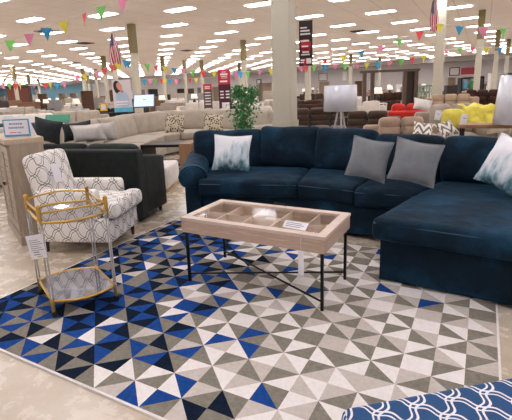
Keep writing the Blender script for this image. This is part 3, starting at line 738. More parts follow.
putat(make_sofa('sofa', 'pale greige sofa heaped with yellow pillow and throw, right of the red sofa', 'sofa', 1.2, M_['greige'], 2, .95), 455, 100, 0, YAW+R_(-12), 7.5)
q = far(452, 125, 6.4)
yc = thing('cube_pillow', 'boxy pale yellow cube pillow on the greige sofa', 'pillow', (q.x, q.y, .72), YAW+R_(-10)); MB().rbox(.29, .22, .26, .05, T(0, 0, .14), puff=.02, px=.01).build('cushion', M_['yellow'], yc)
# yellow throw: a rumpled cloth over the sofa back
th = MB(); N = 22; vs = []; fs = []
for i in range(N+1):
    for j in range(N+1):
        u, v = i/N, j/N; x = (u-.5)*.52; s2 = v*.85; y = .22-s2 if s2 < .4 else -.18-(s2-.4)*.25; z = .0 if s2 < .4 else -(s2-.4)*.75
        n = noise.noise_vector(Vector((x*9, s2*7, 2)))*.05; vs.append((x+n.x+.06*(v-.5)*math.sin(u*5), y+n.y, z+n.z+.015*math.sin(u*14+v*4)))
for i in range(N):
    for j in range(N): a = i*(N+1)+j; fs.append((a, a+1, a+N+2, a+N+1))
q = far(476, 108, 7.1); yt = thing('throw_blanket', 'bright yellow fluffy throw draped over the greige sofa', 'blanket', (q.x, q.y, 1.0), YAW+R_(-15)); th.add(vs, fs, None, True); yo = th.build('cloth', M_['yellow'], yt)
sm_ = yo.modifiers.new('thickness', 'SOLIDIFY'); sm_.thickness = .02
for (px, sd, lb, rl) in ((426, 31, 'black and white zigzag pillow in front of the yellow cube, left one', 20), (450, 32, 'black and white zigzag pillow lying right of its twin', -15)):
    q = far(px, 131, 5.9); pillow('throw_pillow', lb, (q.x, q.y, .68), YAW, R_(-50), R_(rl), .26, .26, .09, M_['zig'], sd)
for (px, py, lb) in ((437, 114, 'white price tag hanging on the greige sofa, beside the yellow cube'), (463, 119, 'white price tag in front of the yellow cube and throw')):
    q = far(px, py+6, 6.1 if px < 450 else 5.62); o = thing('price_tag', lb, 'price tag', (q.x, q.y, q.z if px < 450 else .848), YAW); MB().box(-.045, .045, -.002, 0, 0, .14, T(0, 0, 0, 0, 0, R_(8))).build('card', M_['paper'], o)
    MB().box(-.025, .02, -.003, -.0021, .08, .088, T(0, 0, 0, 0, 0, R_(8))).build('lettering', M_['ink'], o)
q = far(500, 131, 5.6)
sb = thing('sofa_table', 'long low wooden bench top running behind the chaise back cushion', 'table', (q.x, q.y, 0), YAW+R_(-22))
MB().rbox(1.0, .3, .05, .012, T(0, 0, .82), smooth=False, mid=1, seg=1).build('tabletop', m_wood('honey_wood', 'a67c5a', '8a6345', (4, 20, 20)), sb)
for x in (-.45, .45):
    for y in (-.11, .11): MB().box(x-.02, x+.02, y-.02, y+.02, 0, .795).build('leg', M_['darkleg'], sb)
putat(make_sofa('sofa', 'cream sofa near the right edge with a heap of pale cushions', 'sofa', 1.4, M_['cream'], 2, .92), 546, 100, 0, YAW+R_(-12), 7.2)
for (px, py, dep, lb, sd) in ((500, 122, 6.95, 'pale cream cushion lying nearest the right lamp shade, front one', 41), (525, 129, 6.75, 'pale cream cushion propped beside another near the right lamp shade', 42)):
    q = far(px, py, dep); pillow('throw_pillow', lb, (q.x, q.y, .54), YAW, R_(-12), 0, .40, .40, .13, M_['cream'], sd)
def tripod_lamp(label, px, dep, zb, zt, r0, r1, acr=True):
    q = far(px, 95, dep); o = thing('floor_lamp', label, 'lamp', (q.x, q.y, 0), YAW)
    sh = MB(); n = 28; vs = []; fs = []
    for (r, z) in ((r0, zb), (r1, zt), (r1-.006, zt), (r0-.006, zb)):
        for k in range(n): rr_ = r*(1+.02*math.sin(k*2.3+z*9)*(1 if r in (r0, r1) else 1)); vs.append((rr_*math.cos(2*math.pi*k/n), rr_*math.sin(2*math.pi*k/n), z))
    for i in range(4):
        for k in range(n): fs.append((i*n+k, i*n+(k+1) % n, ((i+1) % 4)*n+(k+1) % n, ((i+1) % 4)*n+k))
    sh.add(vs, fs, None, True).build('lamp_shade', mat('wrapped_shade', 'dfe0ea', .35, var=.05, coat=.6, bump=.5, bscale=25), o)
    legm = mat('clear_lamp_leg', 'd2c8c2', .15, trans=.3)
    for k in range(3):
        a = 2*math.pi*k/3+.5; MB().tube([(.03*math.cos(a), .03*math.sin(a), zb+.02), (.26*math.cos(a), .26*math.sin(a), .0)], .014, 8).build('leg', legm, o)
    MB().lathe([(.035, zb-.02), (.04, zb), (.04, zb+.04), (.015, zb+.05), (.015, zb+.15)], 12).build('hub', legm, o)
    return o
tripod_lamp('tripod floor lamp with a white shade still wrapped in plastic behind the navy sofa', 340.5, 5.7, 1.08, 1.42, .22, .215)
tripod_lamp('white wrapped lamp shade cut off by the right edge, behind the chaise', 522, 5.3, .86, 1.46, .30, .25)
# ------------------------------------------------------------------ signs and displays
def banner(name, label, px, py0, py1, dep, w, mt, cat='sign', stand=False, ang=0):
    q0 = far(px, py1, dep); q1 = far(px, py0, dep); h = q1.z-q0.z
    o = thing(name, label, cat, (q0.x, q0.y, 0 if stand else q0.z), YAW+ang); z0 = q0.z if stand else 0
    MB().box(-w/2, w/2, -.01, .01, z0, z0+h).build('panel', mt, o)
    if stand: MB().box(-w/2, -w/2+.03, -.012, .012, 0, z0).box(w/2-.03, w/2, -.012, .012, 0, z0).box(-w/2, w/2, -.15, .15, 0, .02).build('stand', M_['black'], o)
    return o, z0, h
def bars(o, z0, h, w, rows, nm, mt, y=-.0125):
    for (v, a, b, t) in rows: MB().box(w*(a-.5), w*(b-.5), y, y+.002, z0+h*v, z0+h*(v+t)).build(nm, mt, o)
crim = mat('banner_crimson', 'c4203a', .5, var=.06); maro = mat('banner_maroon', '4a1826', .5, var=.1); wht = mat('banner_white', 'efe6e8', .5, var=.02)
o, z0, h = banner('hanging_banner', 'dark sale banner with red ovals hanging on the big cream column', 306.0, 22, 66, 6.9, .215, mat('banner_dark', '2a1a1e', .5), ang=R_(-20))
bars(o, z0, h, .215, [(.83, .1, .6, .03), (.76, .1, .8, .035), (.69, .1, .85, .035), (.54, .1, .75, .035), (.42, .2, .7, .035), (.29, .25, .75, .04), (.24, .15, .8, .03), (.05, .55, .92, .12), (.12, .1, .4, .03), (.07, .1, .35, .025)], 'lettering', wht)
for (cz, rx_, rz_) in ((.47, .085, .09), (.37, .075, .05), (.10, .05, .045)):
    f = MB(); f.add([(rx_*math.cos(t*.3142), -.0121, z0+h*cz+rz_*math.sin(t*.3142)) for t in range(20)], [tuple(range(20))]); f.build('red_oval', crim, o)
o, z0, h = banner('standing_banner', 'tall crimson and maroon price banner standing left of the leafy tree', 225.5, 70, 108, 13, .37, maro, stand=True)
MB().box(-.185, .185, -.0115, -.0101, z0+h*.62, z0+h).build('red_field', crim, o)
bars(o, z0, h, .37, [(.93, .3, .7, .02), (.86, .2, .8, .045), (.82, .25, .75, .02), (.78, .25, .78, .012), (.68, .15, .75, .04)]+[(v, a, a+.3, .035) for v in (.42, .34, .26) for a in (.12, .58)], 'lettering', wht)
MB().box(-.10, .13, -.02, -.0101, z0-.02, z0+.17).build('white_sheet', M_['paper'], o)
o, z0, h = banner('standing_banner', 'small red topped price board standing left of the tall banner', 208.5, 84, 108, 15, .29, mat('board_brown', '5d4a46', .6), stand=True)
MB().box(-.15, .15, -.0115, -.0101, z0+h*.76, z0+h).build('red_field', mat('board_red', 'e0344c', .5), o)
bars(o, z0, h, .29, [(.86, .2, .8, .05), (.80, .2, .8, .035)]+[(v, .15, .85, .045) for v in (.62, .5, .38, .26, .14)], 'lettering', wht)
# poster of a woman
o, z0, h = banner('poster_display', 'cardboard display picturing a smiling dark haired woman in a light blue coat', 124, 80, 112, 13, .56, mat('poster_backdrop', 'ded6d8', .5, var=.03), stand=True)
def flat(o, pts, nm, mt, y): 
    MB().add([(x, y, z) for x, z in pts]+[(x, y+.001, z) for x, z in pts], [tuple(range(len(pts)))]+[(i, i+len(pts), (i+1) % len(pts)+len(pts), (i+1) % len(pts)) for i in range(len(pts))]).build(nm, mt, o)
def ell(cx_, cz_, a, b, r=0, n=20): return [(cx_+a*math.cos(t)*math.cos(r)-b*math.sin(t)*math.sin(r), cz_+a*math.cos(t)*math.sin(r)+b*math.sin(t)*math.cos(r)) for t in [2*math.pi*k/n for k in range(n)]]
zz = z0+h
K_ = 1.6
flat(o, ell(-.075*K_, zz-.14*K_, .075*K_, .13*K_, .2), 'printed_hair', mat('print_hair', '2a1c1c', .5), -.012)
flat(o, ell(-.04*K_, zz-.12*K_, .05*K_, .078*K_, .35), 'printed_face', mat('print_skin', 'd99a84', .5), -.014)
flat(o, [(-.13*K_, zz-.28*K_), (-.06*K_, zz-.22*K_), (.03*K_, zz-.2*K_), (.11*K_, zz-.28*K_), (.13*K_, z0+.15), (-.12*K_, z0+.15)], 'printed_coat', mat('print_coat', 'b9cfe6', .5), -.013)
flat(o, [(-.03*K_, zz-.19*K_), (.0, zz-.17*K_), (.04*K_, zz-.21*K_), (.0, zz-.26*K_)], 'printed_neck', mat('print_skin2', 'cf8f7a', .5), -.0145)
bars(o, z0, h, .56, [(.0, .0, 1., .14)], 'blue_band', mat('print_cyan', '5bbfe0', .5)); bars(o, z0, h, .56, [(.30, .15, .8, .05), (.22, .15, .75, .04)], 'lettering', wht, -.016)
# tilted screen
q = far(145, 112, 12.2)
o = thing('display_screen', 'tilted touch screen with a blue edge in front of the slim columns', 'screen', (q.x, q.y, 0), YAW+R_(5))
M2 = T(0, 0, 1.20, 0, R_(50))
MB().rbox(.60, .46, .03, .01, M2).build('bezel', mat('screen_edge', '234a72', .3), o)
MB().box(-.275, .275, -.205, .205, .0151, .0165, M2).build('screen_face', mat('screen_glow', 'c8dcf0', .2, emit=('c4dcf4', .6)), o)
MB().box(-.03, .06, .03, .05, .0167, .0175, M2).box(-.12, -.02, -.06, -.055, .0167, .0175, M2).box(0, .1, -.06, -.055, .0167, .0175, M2).build('screen_text', M_['ink'], o)
MB().tube([(0, 0, 0), (0, 0, 1.17)], .025, 10).lathe([(.16, 0), (.16, .015), (.03, .03)], 20).build('pedestal', M_['black'], o)
# green cloth board etc on the left
q = far(58, 122.5, 6.9); o = thing('tray_sign', 'sea green rectangular board with faint print lying on a grey sofa', 'board', (q.x, q.y, q.z-.02), YAW)
MB().rbox(.40, .02, .15, .008, T(0, 0, .08, 0, R_(-30))).build('panel', mat('sea_green', '4f9d83', .6), o)
f = MB()
for k in range(3):
    for j in range(3): f.cbox((-.07+k*.03, -.012, .05+j*.03), (.02, .004, .018), T(0, 0, .0, 0, R_(-30)))
f.build('printed_squares', mat('dark_green_print', '1f5b4a', .6), o)
q = far(104, 111, 12.6); o = thing('picture_frame', 'small bright yellow frame propped behind the greige sectional', 'frame', (q.x, q.y, q.z), YAW)
f = MB()
for a in ((-.07, -.045, 0, .16), (.045, .07, 0, .16), (-.045, .045, 0, .03), (-.045, .045, .13, .16)): f.box(a[0]*1.5, a[1]*1.5, -.01, .01, a[2]*1.5, a[3]*1.5)
f.build('frame_border', mat('frame_yellow', 'edb62c', .5), o); MB().box(-.066, .066, -.002, .006, .046, .194).build('picture', M_['paper'], o)
for (px, dep, rz, w, mt_, lb) in ((28, 8.4, 165, 1.7, 'charp', 'slate grey sofa turned away behind the charcoal loveseat, under the sea green board'), (-22, 6.9, 10, 1.2, 'lgrey', 'light grey sofa glimpsed above the wooden cabinet at the left edge'),
        (72, 13.6, -5, 2.0, 'greige2', 'oatmeal sofa between the sea green board and the yellow frame'), (112, 15.6, 170, 1.6, 'char', 'black sofa back below the woman poster'), (18, 12.5, 0, 2.2, 'white', 'off white sofa behind the blue bordered sign')):
    putat(make_sofa('sofa', lb, 'sofa', w, M_[mt_], 2, .88), px, 100, 0, YAW+R_(rz), dep)
# ------------------------------------------------------------------ the far sale floor
PALL = [M_[k] for k in ('greige', 'greige2', 'cream', 'tan', 'lgrey', 'brownf', 'slate', 'mauve', 'char', 'choc')]
PNAME = ['greige', 'oatmeal', 'cream', 'tan', 'light grey', 'dark brown', 'slate', 'rosy taupe', 'charcoal', 'chocolate']
zones = [(-30, 'below the blue wall at the far left'), (45, 'beyond the charcoal loveseat'), (100, 'beyond the woman poster'), (160, 'beyond the greige sectional'), (212, 'beyond the red price banner'),
         (262, 'between tree and big column'), (300, 'beyond the wrapped tripod lamp'), (360, 'behind the wooden canopy frame'), (418, 'beyond the flag column'), (470, 'near the right lamp shade')]
def zone(px): return [z for z in zones if z[0] <= px][-1][1]
def rowname(d): return 'first back row' if d < 14 else 'second back row' if d < 18 else 'third back row' if d < 23 else 'distant rows' if d < 33 else 'farthest rows'
protos = {}
def lamp_proto():
    o = thing('table_lamp', 'x', 'lamp'); MB().lathe([(.07, 0), (.09, .02), (.04, .06), (.09, .2), (.08, .3), (.02, .36), (.01, .42)], 12).build('lamp_base', M_['darkleg'], o)
    MB().lathe([(.20, .40), (.15, .66), (.14, .66), (.19, .41)], 16).build('lamp_shade', mat('lamp_shade_lit', 'f1e9de', .7, emit=('fff1dc', .5)), o); return o
def table_proto(mt_):
    o = thing('end_table', 'x', 'table'); MB().box(-.35, .35, -.3, .3, .56, .6).build('tabletop', mt_, o)
    for x in (-.31, .31):
        for y in (-.26, .26): MB().box(x-.025, x+.025, y-.025, y+.025, 0, .56).build('leg', mt_, o)
    MB().box(-.31, .31, -.26, .26, .15, .18).build('shelf', mt_, o); return o
def dresser_proto(mt_, h=1.1, w=1.3):
    o = thing('dresser', 'x', 'dresser'); MB().box(-w/2, w/2, -.22, .25, .08, h).build('body', mt_, o); MB().box(-w/2-.02, w/2+.02, -.25, .27, h, h+.03).build('top', mt_, o); MB().box(-w/2+.03, w/2-.03, -.2, .23, 0, .08).build('plinth', mt_, o)
    n = int((h-.15)/.22)
    for k in range(n):
        d_ = MB().box(-w/2+.04, w/2-.04, -.235, -.22, .11+k*.22, .30+k*.22).build('drawer', mt_, o); MB().box(-.1, .1, -.25, -.236, .20+k*.22, .215+k*.22).build('handle', M_['black'], d_)
    return o
def bed_proto(mt_, mc):
    o = thing('bed', 'x', 'bed'); MB().rbox(1.6, .1, 1.25, .03, T(0, 1.0, .63), mid=2, seg=1).build('headboard', mt_, o); MB().box(-.8, .8, -1, .95, .1, .3).build('bed_frame', mt_, o)
    MB().rbox(1.55, 1.9, .3, .08, T(0, -.02, .46), mid=3, seg=2).build('mattress', mc, o)
    for s in (-1, 1): MB().rbox(.65, .4, .16, .07, T(s*.38, .65, .70), mid=2, seg=2).build('pillow', M_['white'], o)
    return o
def shelf_proto(mt_):
    o = thing('bookcase', 'x', 'bookcase'); f = MB().box(-.5, -.46, -.18, .18, 0, 1.8).box(.46, .5, -.18, .18, 0, 1.8).box(-.46, .46, .16, .18, 0, 1.8); f.build('side_panel', mt_, o)
    for k in range(5): MB().box(-.46, .46, -.18, .16, .05+k*.43, .08+k*.43).build('shelf', mt_, o)
    return o
woods = [M_['darkleg'], m_wood('walnut', '5a3f2f', '7a583f', (4, 20, 20)), M_['ashw'], mat('painted_white', 'ddd8d4', .5, var=.03), mat('painted_grey', '8d8a88', .5, var=.05)]
wn = ['near black', 'walnut', 'weathered grey', 'white painted', 'grey painted']
rr = random.Random(11)
def get(kind, i):
    k = (kind, i)
    if k not in protos:
        if kind == 'sofa': o = make_sofa('sofa', 'x', 'sofa', 2.1, PALL[i], 3, .88, legs=False)
        elif kind == 'armchair': o = make_sofa('armchair', 'x', 'armchair', .95, PALL[i], 1, .9, legs=False)
        elif kind == 'lamp': o = lamp_proto()
        elif kind == 'table': o = table_proto(woods[i])
        elif kind == 'dresser': o = dresser_proto(woods[i])
        elif kind == 'bed': o = bed_proto(woods[i], M_['white'])
        else: o = shelf_proto(woods[i])
        protos[k] = [o, False]
    return protos[k]
def put(kind, i, x, y, rz, px, dep, z=0):
    pr_ = get(kind, i); nm = {'sofa': 'sofa', 'armchair': 'armchair', 'lamp': 'table lamp', 'table': 'end table', 'dresser': 'dresser', 'bed': 'bed', 'shelf': 'bookcase'}[kind]
    cn = PNAME[i] if kind in ('sofa', 'armchair') else ('pale' if kind == 'lamp' else wn[i])
    lb = f'{cn} {nm} in the {rowname(dep)} {zone(px)}'; g = f'{cn} {nm}s, {rowname(dep)} {zone(px)}'
    if not pr_[1]:
        o = pr_[0]; pr_[1] = True; o.location = (x, y, z); o.rotation_euler = (0, 0, rz); o['label'] = lb; o['group'] = g
    else: o = dup(pr_[0], (x, y, z), rz, lb, g)
    return o
taken = []
def free(x, y, r):
    for (a, b, c) in taken:
        if (a-x)**2+(b-y)**2 < (c+r)**2: return False
    return True
for ob in list(bpy.data.objects):
    if ob.parent is None and ob.get('category') in ('column', 'sign', 'tree', 'lamp', 'sofa', 'recliner', 'table', 'screen') and ob.location.length > 5.5 : taken.append((ob.location.x, ob.location.y, .35 if ob['category'] in ('column', 'sign', 'screen') else 1.35))
for (px, dep, w_, h_, mt_, lb) in ((450, 12.5, 1.5, 1.02, 'tan', 'puffy tan reclining sofa behind the yellow throw, left of the pale lamp shade'), (482, 14.8, 1.5, 1.06, 'brownf', 'dark brown leather reclining sofa behind the puffy tan one')):
    putat(make_sofa('reclining_sofa', lb, 'sofa', w_, M_[mt_], 3, h_, tuft=True), px, 100, 0, YAW+R_(-30), dep)
    q = far(px, 100, dep); taken.append((q.x, q.y, 1.0))
_a = far(20, 97, 43); _b = far(364, 100, 15); _c = far(415, 100, 15)
_d = far(470, 92, 22.5); taken.append((_d.x, _d.y, .7))
taken += [(_a.x, _a.y, 1.7), (_b.x, _b.y, .6), ((_b.x+_c.x)/2, (_b.y+_c.y)/2, .9), (_c.x, _c.y, .6)]
taken += [(-6.5, 6, 1.3), (-7, 8, 1.3), (-5.5, 8.8, 1.3)]
def scatter(dep, px0, px1, step, weights, jit=.8):
    px = px0
    while px < px1:
        d = dep+rr.uniform(-jit, jit); q = far(px, 95, d); kind = rr.choices(list(weights), list(weights.values()))[0]
        rad = {'sofa': 1.12, 'armchair': .65, 'table': .5, 'dresser': .72, 'bed': 1.25, 'shelf': .55, 'tl': .5}[kind]
        if free(q.x, q.y, rad) and Y0 < q.y < Y1-3:
            taken.append((q.x, q.y, rad)); rz = YAW+R_(rr.choice([0, 0, 180, 90, -60, 20, -25])+rr.uniform(-8, 8))
            if px < 130: pal = [0, 1, 2, 4, 4, 1, 7, 6]
            elif px < 300: pal = [1, 2, 3, 0, 5, 6, 7]
            else: pal = [2, 3, 5, 9, 7, 3, 2]
            if kind in ('sofa', 'armchair'): put(kind, rr.choice(pal), q.x, q.y, rz, px, d)
            elif kind == 'tl':
                put('table', rr.choice([0, 1, 2, 3]), q.x, q.y, rz, px, d); put('lamp', 0, q.x, q.y, 0, px, d, .601)
            else: put(kind, rr.choice([0, 1, 2, 3, 4]), q.x, q.y, YAW+R_(rr.uniform(-15, 15)), px, d)
        px += step*rr.uniform(.8, 1.25)
scatter(12.5, -10, 300, 62, dict(sofa=6, armchair=3, table=1), .6)
scatter(11.5, 300, 520, 60, dict(sofa=5, armchair=3, table=1), .6)
scatter(15.5, -10, 520, 44, dict(sofa=6, armchair=3, tl=1), .9)
scatter(19, -10, 520, 34, dict(sofa=5, armchair=2, tl=2, dresser=1), 1)
scatter(23.5, -10, 520, 26, dict(sofa=4, armchair=2, tl=3, dresser=2, bed=1), 1.3)
scatter(29, -10, 520, 20, dict(sofa=3, tl=4, dresser=2, bed=3, shelf=1), 1.6)
scatter(37, -10, 520, 17, dict(sofa=2, tl=4, dresser=2, bed=3, shelf=3), 2.5)
scatter(47, -10, 520, 14, dict(tl=4, dresser=2, bed=3, shelf=4), 3)
scatter(58, -10, 420, 12, dict(tl=3, dresser=2, bed=2, shelf=5), 3)
for (k, i), (o, used) in list(protos.items()):
    if not used:
        for c in kids(o): bpy.data.objects.remove(c)
        bpy.data.objects.remove(o)
# ------------------------------------------------------------------ canopy frame, armoire, crib, wall pieces
q0 = far(364, 100, 15); q1 = far(415, 100, 15)
o = thing('canopy_frame', 'dark wooden canopy frame with tall posts standing between the lamp and the flag column', 'canopy frame', (q0.x, q0.y, 0), math.atan2(q1.y-q0.y, q1.x-q0.x)); L = (q1-q0).length
wdk = m_wood('drift_wood', '6d5b4d', '54443a', (10, 10, 2))
for x in (0, .28, L*.78, L): MB().box(x-.06, x+.06, -.06, .06, 0, 1.80).build('post', wdk, o)
MB().box(-.15, L+.1, -.08, .08, 1.80, 1.88).build('top_beam', wdk, o)
MB().box(L*.78+.06, L-.06, .02, .06, .25, 1.8).build('dark_panel', M_['darkleg'], o); MB().box(L*.78+.06, L-.06, -.05, .05, 0, .25).build('lower_panel', wdk, o)
q = far(424, 92, 19); o = thing('crib', 'pale green slatted crib left of the flag column', 'crib', (q.x, q.y, 0), YAW); gm = mat('mint_paint', '7fa287', .5)
for x in range(9): MB().box(-.5+x*.12, -.46+x*.12, -.02, .02, .1, 1.2).build('slat', gm, o)
MB().box(-.56, .56, -.03, .03, 1.2, 1.27).box(-.56, .56, -.03, .03, .35, .42).build('rail', gm, o)
q = far(20, 97, 43)
o = thing('armoire', 'dark armoire crowded with decorations before the blue wall', 'armoire', (q.x, q.y, 0), YAW); MB().box(-1.1, 1.1, -.3, .3, 0, 2.5).build('body', mat('armoire_brown', '3a241c', .5), o); MB().box(-1.2, 1.2, -.35, .33, 2.5, 2.6).build('cornice', M_['darkleg'], o)
for x in (-.55, .55): MB().box(x-.5, x+.5, -.33, -.3, .2, 2.4).build('door', mat('armoire_red', '6a3324', .5), o)
def wallpiece(name, label, px, py, w, h, rim, face, cat, rnd=False):
    d = ray(px, py); t = (Y1-.03)/d[1]; p = Vector((d[0]*t, Y1-.03, d[2]*t+CH)); o = thing(name, label, cat, (p.x, p.y, p.z))
    if rnd:
        MB().lathe([(w/2, 0), (w/2, .03), (w/2-.08, .04), (w/2-.1, 0)], 28, Matrix.Rotation(R_(90), 4, 'X')).build('rim', rim, o); MB().lathe([(0.01, .0), (w/2-.09, .01), (.01, .012)], 28, Matrix.Rotation(R_(90), 4, 'X')).build('dial', face, o)
        MB().box(-.02, .02, -.03, -.02, 0, w*.3).box(0, w*.22, -.03, -.02, -.02, .02).build('clock_hand', M_['black'], o)
    else:
        f = MB(); b = .1
        for a in ((-w/2, w/2, h/2-b, h/2), (-w/2, w/2, -h/2, -h/2+b), (-w/2, -w/2+b, -h/2+b, h/2-b), (w/2-b, w/2, -h/2+b, h/2-b)): f.box(a[0], a[1], -.04, .02, a[2], a[3])
        f.build('frame_border', rim, o); MB().box(-w/2+b, w/2-b, -.015, .0, -h/2+b, h/2-b).build('picture', face, o)
wallpiece('wall_clock', 'round white wall clock hanging by the armoire on the blue wall', 36.5, 91.5, 1.6, 1.6, M_['black'], M_['white'], 'clock', True)
wallpiece('framed_picture', 'pale framed picture on the back wall right of the hanging banner', 323, 77, 1.3, 1.1, M_['grey'], M_['white'], 'picture')
wallpiece('framed_picture', 'dark framed picture on the back wall right of the flag column', 454.5, 71.5, 1.15, 1.0, M_['brownf'], M_['white'], 'picture')
wallpiece('wall_sign', 'dull red panel on the back wall left of the pink pennant column', 468, 71, 1.5, .8, crim, mat('panel_red', 'b0424a', .6), 'sign')
wallpiece('framed_picture', 'narrow white notice on the back wall above the wrapped lamp', 344.5, 76, .6, 1.2, M_['white'], M_['paper'], 'picture')
wallpiece('framed_picture', 'small dark framed picture on the back wall left of the big column', 259, 83, .8, 1.1, M_['black'], M_['white'], 'picture')
q = far(470, 92, 22.5); o = thing('display_shelf', 'dark display shelf holding bright toys near the pink pennant column', 'shelf', (q.x, q.y, 0), YAW); MB().box(-.6, .6, -.2, .2, .9, .95).box(-.6, .6, -.2, .2, 1.5, 1.55).box(-.6, -.55, -.2, .2, 0, 1.5).box(.55, .6, -.2, .2, 0, 1.5).build('shelf_frame', M_['black'], o)
for k, (x, c_, lb) in enumerate(((-.3, '5fa9c8', 'light blue box on the display shelf'), (.05, '3f9a5a', 'green bag standing on the display shelf'), (.3, 'cf2f2c', 'bright red bag at the end of the display shelf'))):
    u = thing('gift_bag', lb, 'bag', local(o, x, 0)+Vector((0, 0, .951)), YAW); MB().rbox(.22, .16, .42, .03, T(0, 0, .215)).build('bag_body', mat('bag_'+c_, c_, .6), u); MB().tube([(-.05, 0, .41), (-.04, 0, .50), (.04, 0, .50), (.05, 0, .41)], .008, 5).build('handle', M_['white'], u)
# ------------------------------------------------------------------ flags
def flag(label, px, py0, py1, dep, w, rz, sd):
    q0 = far(px, py0, dep); q1 = far(px, py1, dep); h = q0.z-q1.z
    o = thing('hanging_flag', label, 'flag', (q0.x, q0.y, q0.z), rz); N = 24; vs = []; fs = []; uvs = []
    for i in range(N+1):
        for j in range(N+1):
            u, v = i/N, j/N; wd = w*(.22+.78*v**.8) if v < .6 else w*(.22+.78*.6**.8)*(1-.25*(v-.6))
            x = (u-.5)*wd+.04*v; vs.append((x, .035*math.sin(u*13+v*3+sd)*(.3+v), -v*h-.03*math.sin(u*9+sd))); uvs.append((u, 1-v))
    for i in range(N):
        for j in range(N): a = i*(N+1)+j; fs.append((a, a+1, a+N+2, a+N+1))
    mb = MB().add(vs, fs, None, True); c = mb.build('cloth', M_['flag'], o); me = c.data; uv = me.uv_layers[0].data
    for li, l in enumerate(me.loops): uv[li].uv = uvs[l.vertex_index]
    MB().tube([(0, 0, .06), (0, 0, -.02)], .012, 6).build('hanger', M_['black'], o)
flag('striped American flag hanging limp at the left, over the store floor', 112, 36, 63, 9.0, .34, YAW, 1)
flag('striped American flag hanging beside the right hand cream column', 434, 1, 31, 12.5, .36, YAW, 3)
# ------------------------------------------------------------------ pennant strings
PC = {'g': ('7fd06a', 'green'), 'p': ('e88fb4', 'pink'), 'b': ('3f9fd0', 'blue'), 'y': ('e9e04a', 'yellow'), 'r': ('ef5a5e', 'red')}
for k in PC: mat('pennant_'+PC[k][1], PC[k][0], .7, var=.05)
def bunting(label, ends, flags, size):
    """ends: px, py, distance of the string's points; flags: px, colour"""
    P = [far(*e) for e in ends]; o = thing('hanging_pennant_string', label, 'bunting', P[0]); sh = -P[0]
    pts = []
    for i in range(len(P)-1):
        for k in range(8):
            u = k/8; q = P[i].lerp(P[i+1], u); q.z -= .0*4*u*(1-u); pts.append(q+sh)
    pts.append(P[-1]+sh); MB().tube(pts, .004 if ends[0][2] < 16 else .009, 5).build('string', M_['white'], o)
    for (px, c) in flags:
        for i in range(len(ends)-1):
            if ends[i][0] <= px <= ends[i+1][0]:
                u = (px-ends[i][0])/(ends[i+1][0]-ends[i][0]); dp = 1/((1-u)/ends[i][2]+u/ends[i+1][2]); q = far(px, ends[i][1]*(1-u)+ends[i+1][1]*u, dp)+sh
                a = YAW+rr.uniform(-.9, .5); s1 = size*rr.uniform(.9, 1.1); h_ = s1*1.15
                ux = Vector((math.cos(a), math.sin(a), 0)); tip = q+Vector((rr.uniform(-.04, .04), rr.uniform(-.04, .04), -h_))
                n_ = Vector((-ux.y, ux.x, 0))*.002
                A = [q-ux*s1/2, q+ux*s1/2, tip]; vs = [v-n_ for v in A]+[v+n_ for v in A]
                MB().add(vs, [(0, 1, 2), (5, 4, 3), (0, 3, 4, 1), (1, 4, 5, 2), (2, 5, 3, 0)]).build('pennant', MT['pennant_'+PC[c][1]], o)['label'] = PC[c][1]+' pennant'
bunting('nearest string of bright pennants crossing the upper left ceiling', [(-20, 48, 9), (10, 40.5, 9), (46, 28, 8.2), (88, 12, 7.4), (124, -3, 6.6)], [(10, 'g'), (29, 'p'), (46, 'b'), (63, 'y'), (84, 'r'), (101, 'g'), (122, 'p')], .20)
bunting('string of pennants sweeping past the right column and its flag', [(300, 63, 17), (343, 56, 15), (382, 45, 13), (440, 24, 10.5), (470, 27, 10), (520, 29, 9.5)], [(303, 'r'), (325, 'r'), (343, 'y'), (361, 'b'), (380, 'p'), (399, 'g'), (420, 'r'), (440, 'y'), (460, 'b'), (483, 'p'), (503, 'g')], .21)
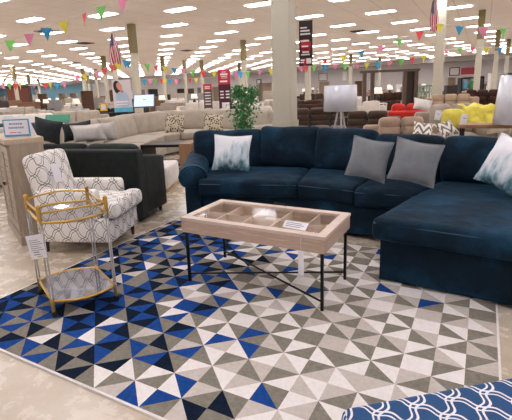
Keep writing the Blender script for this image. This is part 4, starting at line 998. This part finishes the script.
bunting('far pennant string running over the left part of the store', [(72, 77, 17), (97, 71, 16), (130, 58, 14)], [(77, 'p'), (84, 'y'), (90, 'b'), (97, 'p'), (104, 'r'), (112, 'r'), (118, 'y'), (125, 'b')], .24)
bunting('far pennant string above the greige sectional, upper of two', [(126, 61, 18), (165, 67, 19), (203, 71, 19), (248, 72, 19)], [(128, 'b'), (137, 'p'), (147, 'g'), (156, 'r'), (165, 'y'), (174, 'b'), (183, 'p'), (193, 'g'), (203, 'r'), (214, 'y'), (222, 'g'), (236, 'p'), (240, 'b')], .28)
bunting('farther pennant string above the greige sectional, lower of two', [(136, 79, 27), (175, 79, 27), (215, 77, 27)], [(139, 'y'), (144, 'b'), (150, 'p'), (155, 'g'), (161, 'r'), (165, 'y'), (170, 'b'), (176, 'p'), (190, 'r'), (196, 'y')], .33)
bunting('pennant string running behind the big column and the hanging banner', [(244, 72, 17), (275, 68, 17), (325, 65, 17), (378, 62, 17), (430, 55, 17)], [(247.5, 'g'), (260, 'p'), (271, 'y'), (301, 'p'), (306, 'r'), (314, 'g'), (325, 'b'), (335, 'p'), (345, 'g'), (357, 'p'), (367, 'y'), (378, 'b'), (390, 'p'), (401, 'g'), (412, 'r'), (424, 'y')], .25)
bunting('distant pennant string hanging along the blue wall', [(0, 84, 38), (40, 83, 36), (75, 82, 35)], [(3, 'p'), (9, 'g'), (15, 'r'), (20, 'y'), (34, 'p'), (45, 'r'), (50, 'y'), (57, 'b'), (64, 'p')], .5)
bunting('pennant string crossing the right columns below the lights', [(446, 50, 18), (470, 47, 17), (500, 48, 16), (520, 47, 16)], [(447, 'p'), (460, 'g'), (473, 'r'), (487, 'y'), (500, 'b')], .22)
# ------------------------------------------------------------------ render look
w = bpy.data.worlds.new('world'); sc.world = w; w.use_nodes = True; w.node_tree.nodes['Background'].inputs[0].default_value = (.9, .9, 1, 1); w.node_tree.nodes['Background'].inputs[1].default_value = .3
sc.view_settings.view_transform = 'Standard'; sc.view_settings.look = 'None'; sc.view_settings.exposure = 0.14; sc.view_settings.gamma = 1; sc.view_settings.use_curve_mapping = False
sc.cycles.use_denoising = True
sc.cycles.max_bounces = 8
